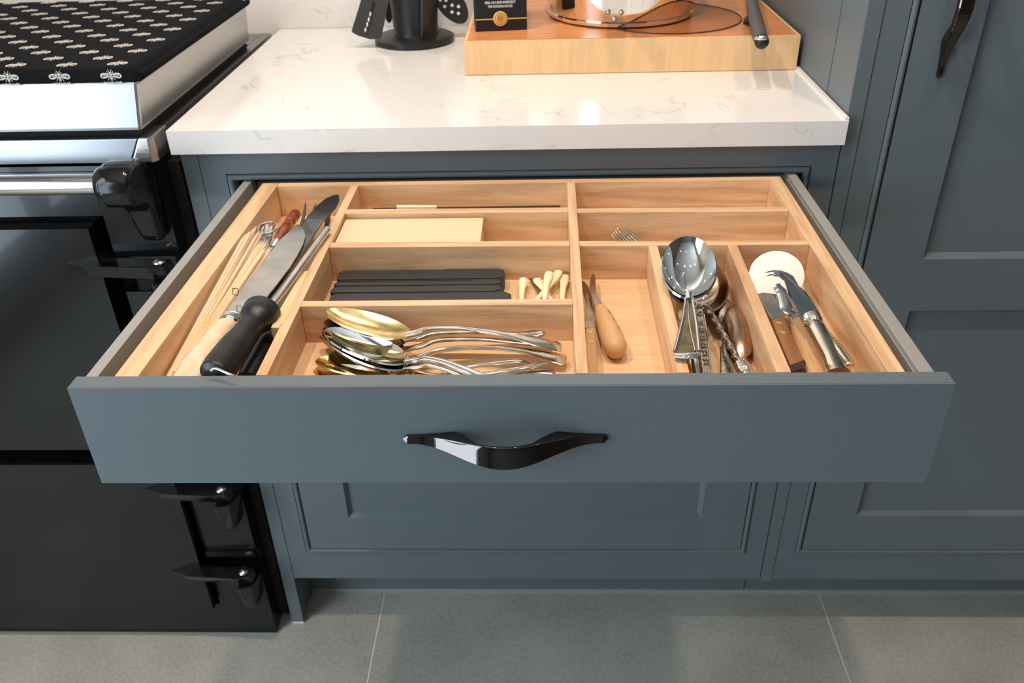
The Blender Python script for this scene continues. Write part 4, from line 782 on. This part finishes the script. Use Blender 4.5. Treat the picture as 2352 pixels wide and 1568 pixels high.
spoon('table_spoon', 'lowest front spoon whose narrow handle curves down at its end', g, 'silver', (-0.1894, -0.3833, 0.8160), (-0.1135, -0.4055, 0.8140), 0.0165, 0.006,
      [(-0.0959, -0.4044, 0.8150), (-0.0689, -0.3966, 0.8180), (-0.0456, -0.3901, 0.8210), (-0.0182, -0.3840, 0.8210), (-0.0004, -0.3798, 0.8200), (0.0103, -0.3789, 0.8150)], [(0.004, 0.0018), (0.0026, 0.0022), (0.0026, 0.0018), (0.0034, 0.0016), (0.0040, 0.0014), (0.0042, 0.0014)], None, None)
spoon('table_spoon', 'dark handled piece with silver scroll end lying lowest at the drawer front', g, 'silver', (-0.1293, -0.4174, 0.8130), (-0.0911, -0.4131, 0.8130), 0.012, 0.004,
      [(-0.0756, -0.4113, 0.8140), (-0.0525, -0.4075, 0.8150), (-0.0295, -0.4010, 0.8160), (-0.0061, -0.3943, 0.8160), (0.0174, -0.3903, 0.8150), (0.0285, -0.3918, 0.8150)], [(0.004, 0.0018), (0.0036, 0.0022), (0.0044, 0.0022), (0.0050, 0.0024), (0.0055, 0.0024), (0.0055, 0.0024)], None, 'old_silver')
# ------------------------------------------------------------------ forks (right, second row)
def fork(label, tip, mid, end, w_=0.010):
    t = thing('table_fork', label, 'fork', tuple(V(mid)), 'table forks in the second row')
    tip, mid, end = V(tip), V(mid), V(end); d = (tip-mid); s = d.cross(V((0, 0, 1))).normalized()
    for k in range(4):
        o = s*(k-1.5)*0.0058
        b0 = mid + d*0.42 + o*0.95; sweep('tine', 'silver', [mid + d*0.36 + o*0.9 - V((0, 0, 0.0028)), b0 - V((0, 0, 0.0030)), mid + d*0.75 + o - V((0, 0, 0.0015)), tip + o], [(0.0019, 0.0013), (0.0019, 0.0012), (0.0017, 0.0011), (0.0009, 0.0007)], t, 10, 6)
    sweep('palm', 'silver', [mid - d*0.05, mid + d*0.05, mid + d*0.2 - V((0, 0, 0.002)), mid + d*0.40 - V((0, 0, 0.0028))], [(0.002, 0.0012), (0.0060, 0.0011), (0.0100, 0.0010), (0.0102, 0.0010)], t, 12, 12)
    sweep('handle', 'silver', [mid, mid.lerp(end, 0.15) + V((0, 0, 0.0015)), mid.lerp(end, 0.5) + V((0, 0, 0.001)), end, end + (end-mid).normalized()*0.004], [(0.0024, 0.0016), (0.0022, 0.0018), (0.003, 0.0014), (0.007, 0.001), (0.001, 0.0006)], t, 16, 10)
fork('lower table fork, tines leftmost in the second row', (0.1026, -0.1265, 0.8330), (0.1294, -0.1394, 0.8140), (0.2287, -0.1368, 0.8110))
fork('upper table fork stacked half a width to the right of the other', (0.1142, -0.1315, 0.8330), (0.1436, -0.1434, 0.8180), (0.2466, -0.1443, 0.8150))
# ------------------------------------------------------------------ small knives (right block, left bay)
t = thing('paring_knife', 'small paring knife with riveted orange wooden handle beside the centre divider', 'knife', (0.0659, -0.3313, 0.8120))
blade('blade', 'bronze_spoon', [(0.0635, -0.2143, 0.8145), (0.0665, -0.2193, 0.8145), (0.0689, -0.2281, 0.8145), (0.0706, -0.2396, 0.8145), (0.0713, -0.2610, 0.8145), (0.0717, -0.2859, 0.8145), (0.0717, -0.3012, 0.8145), (0.0714, -0.3137, 0.8145), (0.0621, -0.3135, 0.8145), (0.0618, -0.3102, 0.8145), (0.0636, -0.2986, 0.8145), (0.0654, -0.2708, 0.8145), (0.0654, -0.2526, 0.8145), (0.0639, -0.2357, 0.8145), (0.0627, -0.2211, 0.8145)], 0.0016, t, 0.0003)
slab('knife_handle', 'beech', [(0.0616, -0.3209, 0.8195), (0.0713, -0.3203, 0.8195), (0.0708, -0.3586, 0.8195), (0.0694, -0.4084, 0.8195), (0.0601, -0.4096, 0.8195), (0.0606, -0.3584, 0.8195)], 0.0100, t, 0.0022)
for (p) in ((0.0663, -0.3289, 0.8194), (0.0665, -0.3469, 0.8194)): lathe('rivet', 'brass', p, V(p)+V((0, 0, 0.0004)), [(0, 0.0024), (1, 0.0022)], t, 16)
t = thing('birdbeak_knife', 'curved-blade knife with plump turned wooden handle marked in brown script', 'knife', (0.0882, -0.3285, 0.8150))
blade('blade', 'bronze_spoon', [(0.0754, -0.2117, 0.8220), (0.0770, -0.2197, 0.8220), (0.0765, -0.2372, 0.8220), (0.0760, -0.2533, 0.8220), (0.0793, -0.2725, 0.8220), (0.0835, -0.2885, 0.8220), (0.0802, -0.2936, 0.8220), (0.0749, -0.2953, 0.8220), (0.0731, -0.2813, 0.8220), (0.0703, -0.2597, 0.8220), (0.0696, -0.2466, 0.8220), (0.0708, -0.2333, 0.8220), (0.0729, -0.2196, 0.8220)], 0.0015, t, 0.0003)
ha, hb = V((0.0785, -0.2867, 0.8205)), V((0.0896, -0.3685, 0.8200))
HP = [(0, 0.002), (0.004, 0.0058), (0.08, 0.0072), (0.25, 0.0088), (0.5, 0.0103), (0.72, 0.0113), (0.86, 0.0108), (0.94, 0.0088), (0.985, 0.0050), (1, 0.001)]
lathe('knife_handle', 'beech', ha, hb, HP, t, 32)
def script():
    ax = (hb-ha); L = ax.length; tt = ax.normalized(); s = tt.cross(V((0, 0, 1))).normalized()
    if s.x < 0: s = -s
    u = V((0, 0, 1)); u = (u - tt*u.dot(tt)).normalized(); bm = bmesh.new(); rr = random.Random(8)
    def rad(f):
        for (a, ra_), (b, rb_) in zip(HP, HP[1:]):
            if a <= f <= b: return ra_+(rb_-ra_)*(f-a)/(b-a)
        return 0.01
    def P(f, ang): r = rad(f)+0.00006; return ha + tt*f*L + (s*math.sin(ang)+u*math.cos(ang))*r
    G = {'K': [((0, 0), (0, 1)), ((1, 1), (0, .5), (1, 0))], 'U': [((0, 1), (0, .1), (.8, 0), (.8, 1))], 'T': [((.5, 0), (.5, 1)), ((0, 1), (1, 1))], 'C': [((1, .9), (.2, 1), (0, .3), (.9, 0))],
         'H': [((0, 0), (0, 1)), ((0, .5), (.9, .5)), ((.9, 0), (.9, 1))], 'A': [((0, 0), (.5, 1), (1, 0)), ((.2, .4), (.8, .4))], 'Y': [((0, 1), (.5, .5), (1, 1)), ((.5, .5), (.5, 0))], 'N': [((0, 0), (0, 1), (1, 0), (1, 1))], 'I': [((.4, 0), (.4, 1))], 'R': [((0, 0), (0, 1), (.9, .8), (0, .5), (1, 0))], 'P': [((0, 0), (0, 1), (.9, .8), (0, .5))]}
    f0 = 0.16
    for ch in 'KUIPAITAN':
        for st in G[ch]:
            pts = [P(f0 + 0.042*a, 0.55 + 0.42*b) for a, b in st]
            vv = [(0.00028, 0.00012)]*len(pts)
            sweep_bm(bm, pts, vv, 6, 5, raw=False) if len(pts) > 2 else sweep_bm(bm, pts, vv, 2, 5)
        f0 += 0.062
    from_bm('script_mark', bm, 'ink', t)
script()
# ------------------------------------------------------------------ serving spoons (right block, middle bay)
g = 'serving spoons in the middle bay'
t = thing('serving_spoon', 'large polished serving spoon with flared framed handle on top of its pile', 'spoon', (0.1669, -0.2705, 0.8450), g)
bowl('bowl', 'mirror_steel', (0.1665, -0.2517, 0.8830), (0.1578, -0.3281, 0.8560), 0.0258, 0.018, t, None, False, 0.0, 0.0014, 28, 18)
hz = [(0.1548, -0.3289, 0.8560), (0.1601, -0.3290, 0.8560), (0.1577, -0.3708, 0.8545), (0.1534, -0.4164, 0.8525), (0.1524, -0.4225, 0.8525), (0.1317, -0.4236, 0.8525), (0.1327, -0.4161, 0.8525), (0.1453, -0.3706, 0.8545)]
slab('handle', 'tarnish', hz, 0.0012, t, 0.0004)
HZ = [V(p)+V((0, 0, 0.0006)) for p in hz]
tube('handle_frame', 'steel', [HZ[0], HZ[7], HZ[6]], 0.0017, t, 20); tube('handle_frame', 'steel', [HZ[1], HZ[2], HZ[3]], 0.0017, t, 20)
tube('handle_frame', 'steel', [V((0.1560, -0.3315, 0.8565)), V((0.1513, -0.3720, 0.8553)), V((0.1499, -0.4165, 0.8535))], 0.0008, t, 16)
sweep('handle_end', 'mirror_steel', [(0.1314, -0.4224, 0.8535), (0.1417, -0.4246, 0.8540), (0.1528, -0.4213, 0.8535)], [(0.0036, 0.0014), (0.0046, 0.0020), (0.0036, 0.0014)], t, 12)
lathe('neck_collar', 'steel', (0.1578, -0.3248, 0.8565), (0.1567, -0.3339, 0.8560), [(0, 0.0042), (0.5, 0.0036), (1, 0.0034)], t, 16)
t = thing('serving_spoon', 'second serving spoon beneath with flat embossed handle', 'spoon', (0.1731, -0.2613, 0.8300), g)
bowl('bowl', 'silver', (0.1730, -0.2160, 0.8480), (0.1714, -0.3004, 0.8300), 0.0260, 0.013, t, None, False, 0.0, 0.0014, 24, 14)
eh = [(0.1708, -0.2856, 0.8285), (0.1790, -0.2884, 0.8285), (0.1732, -0.3513, 0.8285), (0.1663, -0.4170, 0.8285), (0.1594, -0.4182, 0.8285), (0.1647, -0.3588, 0.8285)]
slab('handle', 'old_silver', eh, 0.0016, t, 0.0004)
EC = [(0.1737, -0.2956, 0.8292), (0.1719, -0.3108, 0.8292), (0.1701, -0.3289, 0.8292), (0.1689, -0.3423, 0.8292), (0.1679, -0.3562, 0.8292), (0.1666, -0.3689, 0.8292), (0.1657, -0.3821, 0.8292), (0.1645, -0.3962, 0.8292)]
bm = bmesh.new()
for i, p in enumerate(EC):
    p = V(p)
    sweep_bm(bm, [p+V((-0.0026, 0.003, 0)), p+V((0.0, 0.0042, 0.0002)), p+V((0.0024, 0.002, 0)), p+V((0.0016, -0.002, 0.0002)), p+V((-0.0012, -0.0012, 0)), p+V((-0.0004, 0.0012, 0.0002))], [(0.0006, 0.0006)]*6, 12, 5)
    sweep_bm(bm, [p+V((-0.0032, -0.0046, -0.0002)), p+V((0.0032, -0.0046, -0.0002))], [(0.0003, 0.0004)]*2, 2, 5)
from_bm('embossing', bm, 'silver', t, True)
tube('handle_edge', 'silver', [eh[1], eh[2], eh[3]], 0.0008, t, 12, 6); tube('handle_edge', 'silver', [eh[0], eh[5], eh[4]], 0.0008, t, 12, 6)
t = thing('serving_ladle', 'serving spoon with twisted rope handle and ribbed knob', 'spoon', (0.1884, -0.3463, 0.8300), g)
bowl('bowl', 'bronze_spoon', (0.1881, -0.2217, 0.8420), (0.1803, -0.3039, 0.8280), 0.0235, 0.012, t, None, False, 0.0, 0.0014, 24, 14)
def rope():
    a, b = V((0.1805, -0.3006, 0.8320)), V((0.1958, -0.3972, 0.8250)); bm = bmesh.new(); n = 80; tt = (b-a).normalized(); s = tt.cross(V((0, 0, 1))).normalized(); u = s.cross(tt); R = []
    for i in range(n+1):
        f = i/n; p = a.lerp(b, f); tw = f*math.pi*7; ring_ = []
        for k in range(12):
            an = 2*math.pi*k/12; r = 0.0028 + 0.0009*math.cos(2*(an-tw)); ring_.append(bm.verts.new(p + (s*math.cos(an)+u*math.sin(an))*r))
        R.append(ring_)
    for p, q in zip(R, R[1:]):
        for k in range(12): bm.faces.new((p[k], p[(k+1) % 12], q[(k+1) % 12], q[k]))
    bm.faces.new(R[0][::-1]); bm.faces.new(R[-1]); return from_bm('twisted_handle', bm, 'old_silver', t, True, 60)
rope()
lathe('ribbed_knob', 'silver', (0.1952, -0.3938, 0.8255), (0.1995, -0.4167, 0.8235), [(0, 0.004), (0.08, 0.0068), (0.16, 0.0058), (0.22, 0.0074), (0.32, 0.0062), (0.40, 0.0080), (0.50, 0.0068), (0.58, 0.0082), (0.7, 0.007), (0.85, 0.0085), (1, 0.006)], t, 28)
t = thing('upturned_spoon', 'dull grey spoon lying face down right of the rope handle', 'spoon', (0.1991, -0.3056, 0.8150), g)
bowl('bowl', 'old_silver', (0.2052, -0.2623, 0.8160), (0.1959, -0.3315, 0.8160), 0.0118, 0.010, t, None, True, 0.0, 0.0012)
sweep('handle', 'old_silver', [(0.1960, -0.3308, 0.8165), (0.1922, -0.3470, 0.8160), (0.1909, -0.3568, 0.8150), (0.1882, -0.3808, 0.8140), (0.1856, -0.4015, 0.8130)], [(0.004, 0.0016), (0.003, 0.0018), (0.0055, 0.0014), (0.0066, 0.0012), (0.0075, 0.0012)], t, 20)
t = thing('upturned_spoon', 'larger brownish spoon lying face down against the right-hand divider', 'spoon', (0.2049, -0.3342, 0.8200), g)
bowl('bowl', 'bronze_spoon', (0.2075, -0.2853, 0.8200), (0.2028, -0.3740, 0.8180), 0.0130, 0.012, t, None, True, 0.1, 0.0012)
sweep('handle', 'old_silver', [(0.2027, -0.3704, 0.8185), (0.2021, -0.3840, 0.8170), (0.2008, -0.4045, 0.8150)], [(0.0045, 0.0016), (0.003, 0.002), (0.003, 0.002)], t, 12)
t = thing('butter_spoon', 'shiny broad handle end under the flared serving spoon handle', 'spoon', (0.1579, -0.3934, 0.8180), g)
sweep('handle', 'silver', [(0.1582, -0.3439, 0.8240), (0.1573, -0.3688, 0.8230), (0.1575, -0.3882, 0.8230), (0.1582, -0.3992, 0.8210), (0.1581, -0.4137, 0.8180)], [(0.003, 0.0018), (0.0044, 0.0018), (0.0078, 0.0020), (0.0082, 0.0020), (0.007, 0.0015)], t, 20)
bowl('bowl', 'silver', (0.1656, -0.2255, 0.8210), (0.1597, -0.3335, 0.8200), 0.0170, 0.009, t, None, False, 0.0)
# ------------------------------------------------------------------ right bay
t = thing('pizza_cutter', 'pizza cutter with big white-reflecting steel wheel and pale wooden handle', 'pizza cutter', (0.2585, -0.2898, 0.8300))
wc = V((0.2563, -0.2611, 0.8430)); vx = V((1, 0, 0)); view = (c_-wc).normalized(); nn = (view*0.9 + V((0, 0, 0.55))).normalized(); vy = nn.cross(vx).normalized(); vx = vy.cross(nn)
R_ = 0.0268
slab('wheel', 'wheel_steel', [wc + vx*R_*math.cos(2*math.pi*k/64) + vy*R_*math.sin(2*math.pi*k/64) for k in range(64)], 0.0009, t, 0, nn)
sweep('bracket', 'steel', [wc - vy*0.010 + nn*0.0006, wc - vy*0.020 + nn*0.002 + vx*0.004, V((0.2581, -0.3052, 0.8300)), V((0.2641, -0.3102, 0.8260))], [(0.0050, 0.0010), (0.0062, 0.0012), (0.0068, 0.0016), (0.0070, 0.0030)], t, 20, 12)
hexa('shank', 'brushed', [(0.2632, -0.2880, 0.8180), (0.2765, -0.2865, 0.8180), (0.2731, -0.3158, 0.8180), (0.2625, -0.3214, 0.8180)], [(0.2583, -0.3026, 0.8270), (0.2697, -0.3011, 0.8270), (0.2670, -0.3290, 0.8270), (0.2575, -0.3329, 0.8270)], t, 0.001)
sweep('wooden_handle', 'beech', [(0.2659, -0.3167, 0.8230), (0.2652, -0.3272, 0.8235), (0.2634, -0.3484, 0.8235), (0.2625, -0.3773, 0.8230), (0.2611, -0.4085, 0.8220), (0.2596, -0.4197, 0.8215)], [(0.0040, 0.004), (0.0082, 0.0075), (0.0098, 0.0085), (0.0112, 0.009), (0.0118, 0.009), (0.009, 0.007)], t, 28, 18)
t = thing('cheese_knife', 'curved cheese knife with forked tip and silver handle lying on the pizza cutter', 'knife', (0.2639, -0.3409, 0.8450))
blade('blade', 'steel', [(0.2464, -0.2826, 0.8600), (0.2526, -0.2823, 0.8600), (0.2587, -0.2856, 0.8590), (0.2633, -0.2912, 0.8580), (0.2649, -0.3072, 0.8560), (0.2696, -0.3156, 0.8540), (0.2721, -0.3329, 0.8520), (0.2745, -0.3488, 0.8500), (0.2731, -0.3557, 0.8490), (0.2648, -0.3617, 0.8490), (0.2559, -0.3646, 0.8490), (0.2541, -0.3503, 0.8520), (0.2530, -0.3345, 0.8540), (0.2509, -0.3239, 0.8560), (0.2520, -0.3105, 0.8570), (0.2518, -0.3002, 0.8590), (0.2489, -0.2940, 0.8600), (0.2440, -0.2921, 0.8600)], 0.0014, t, 0.0003)
sweep('tip_prong', 'dull_blade', [(0.2474, -0.2830, 0.8597), (0.2420, -0.2847, 0.8597), (0.2367, -0.2875, 0.8600)], [(0.0014, 0.0008), (0.0011, 0.0007), (0.0002, 0.0002)], t, 8, 6)
sweep('tip_prong', 'dull_blade', [(0.2456, -0.2907, 0.8597), (0.2412, -0.2915, 0.8597), (0.2368, -0.2942, 0.8600)], [(0.0014, 0.0008), (0.0010, 0.0007), (0.0002, 0.0002)], t, 8, 6)
lathe('collar', 'silver', (0.2651, -0.3524, 0.8485), (0.2657, -0.3653, 0.8475), [(0, 0.0058), (0.1, 0.0078), (0.25, 0.0066), (0.4, 0.0082), (0.55, 0.0070), (0.75, 0.0084), (1, 0.0068)], t, 28)
sweep('handle', 'silver', [(0.2657, -0.3623, 0.8475), (0.2652, -0.3728, 0.8475), (0.2656, -0.3882, 0.8470), (0.2659, -0.4118, 0.8455), (0.2660, -0.4275, 0.8440), (0.2661, -0.4377, 0.8430)], [(0.0066, 0.0055), (0.0082, 0.0065), (0.0080, 0.0062), (0.0068, 0.0055), (0.0078, 0.0060), (0.0100, 0.0075)], t, 32, 20, power=0.8)
t = thing('rosewood_server', 'knife with dark red riveted wooden handle against the bay divider', 'knife', (0.2454, -0.3467, 0.8250))
blade('blade', 'dull_blade', [(0.2551, -0.2610, 0.8300), (0.2541, -0.2738, 0.8300), (0.2524, -0.2957, 0.8300), (0.2516, -0.3180, 0.8300), (0.2452, -0.3224, 0.8300), (0.2388, -0.3261, 0.8300), (0.2376, -0.3107, 0.8300), (0.2364, -0.2911, 0.8300), (0.2372, -0.2757, 0.8300), (0.2450, -0.2700, 0.8300)], 0.0016, t, 0.0003)
slab('knife_handle', 'brown_wood', [(0.2499, -0.3244, 0.8340), (0.2366, -0.3323, 0.8340), (0.2352, -0.3572, 0.8340), (0.2347, -0.3874, 0.8340), (0.2345, -0.4097, 0.8340), (0.2406, -0.4063, 0.8340), (0.2486, -0.4016, 0.8340), (0.2491, -0.3833, 0.8340), (0.2487, -0.3574, 0.8340)], 0.0120, t, 0.0020)
for p in ((0.2415, -0.3393, 0.8339), (0.2406, -0.3564, 0.8339)): lathe('rivet', 'brass', p, V(p)+V((0, 0, 0.0005)), [(0, 0.0031), (1, 0.0029)], t, 18)
slab('handle_butt', 'dark_stick', [(0.2345, -0.4055, 0.8335), (0.2498, -0.3988, 0.8335), (0.2497, -0.4050, 0.8335), (0.2460, -0.4131, 0.8335), (0.2341, -0.4190, 0.8335), (0.2323, -0.4143, 0.8335)], 0.0120, t, 0.0015)
t = thing('butter_knife', 'narrow silver butter knife with beaded handle end along the right rail', 'knife', (0.2864, -0.3469, 0.8200))
blade('blade', 'silver', [(0.2977, -0.2181, 0.8240), (0.2999, -0.2201, 0.8240), (0.2957, -0.2526, 0.8240), (0.2899, -0.2936, 0.8240), (0.2863, -0.3219, 0.8240), (0.2817, -0.3235, 0.8240), (0.2825, -0.3020, 0.8240), (0.2833, -0.2796, 0.8240), (0.2907, -0.2432, 0.8240)], 0.0014, t, 0.0003)
sweep('handle', 'silver', [(0.2836, -0.3219, 0.8250), (0.2834, -0.3459, 0.8280), (0.2844, -0.3702, 0.8300), (0.2865, -0.3918, 0.8300), (0.2879, -0.4028, 0.8290), (0.2884, -0.4054, 0.8280)], [(0.003, 0.002), (0.004, 0.003), (0.005, 0.0035), (0.0055, 0.0035), (0.0050, 0.004), (0.001, 0.001)], t, 24, 12)
bm = bmesh.new()
for i in range(10):
    p = V((0.2846, -0.3691, 0.8330)).lerp(V((0.2875, -0.4052, 0.8315)), i/9)
    bmesh.ops.create_uvsphere(bm, u_segments=8, v_segments=6, radius=0.0013, matrix=Matrix.Translation(p))
from_bm('beading', bm, 'silver', t, True)
t = thing('ladle', 'pale wooden handle end on the tray floor below the dark red handle', 'utensil', (0.2528, -0.3896, 0.8100))
sweep('wooden_handle', 'pale_wood', [(0.2498, -0.3814, 0.8130), (0.2509, -0.3980, 0.8130), (0.2520, -0.4141, 0.8130)], [(0.006, 0.004)]*3, t, 8)
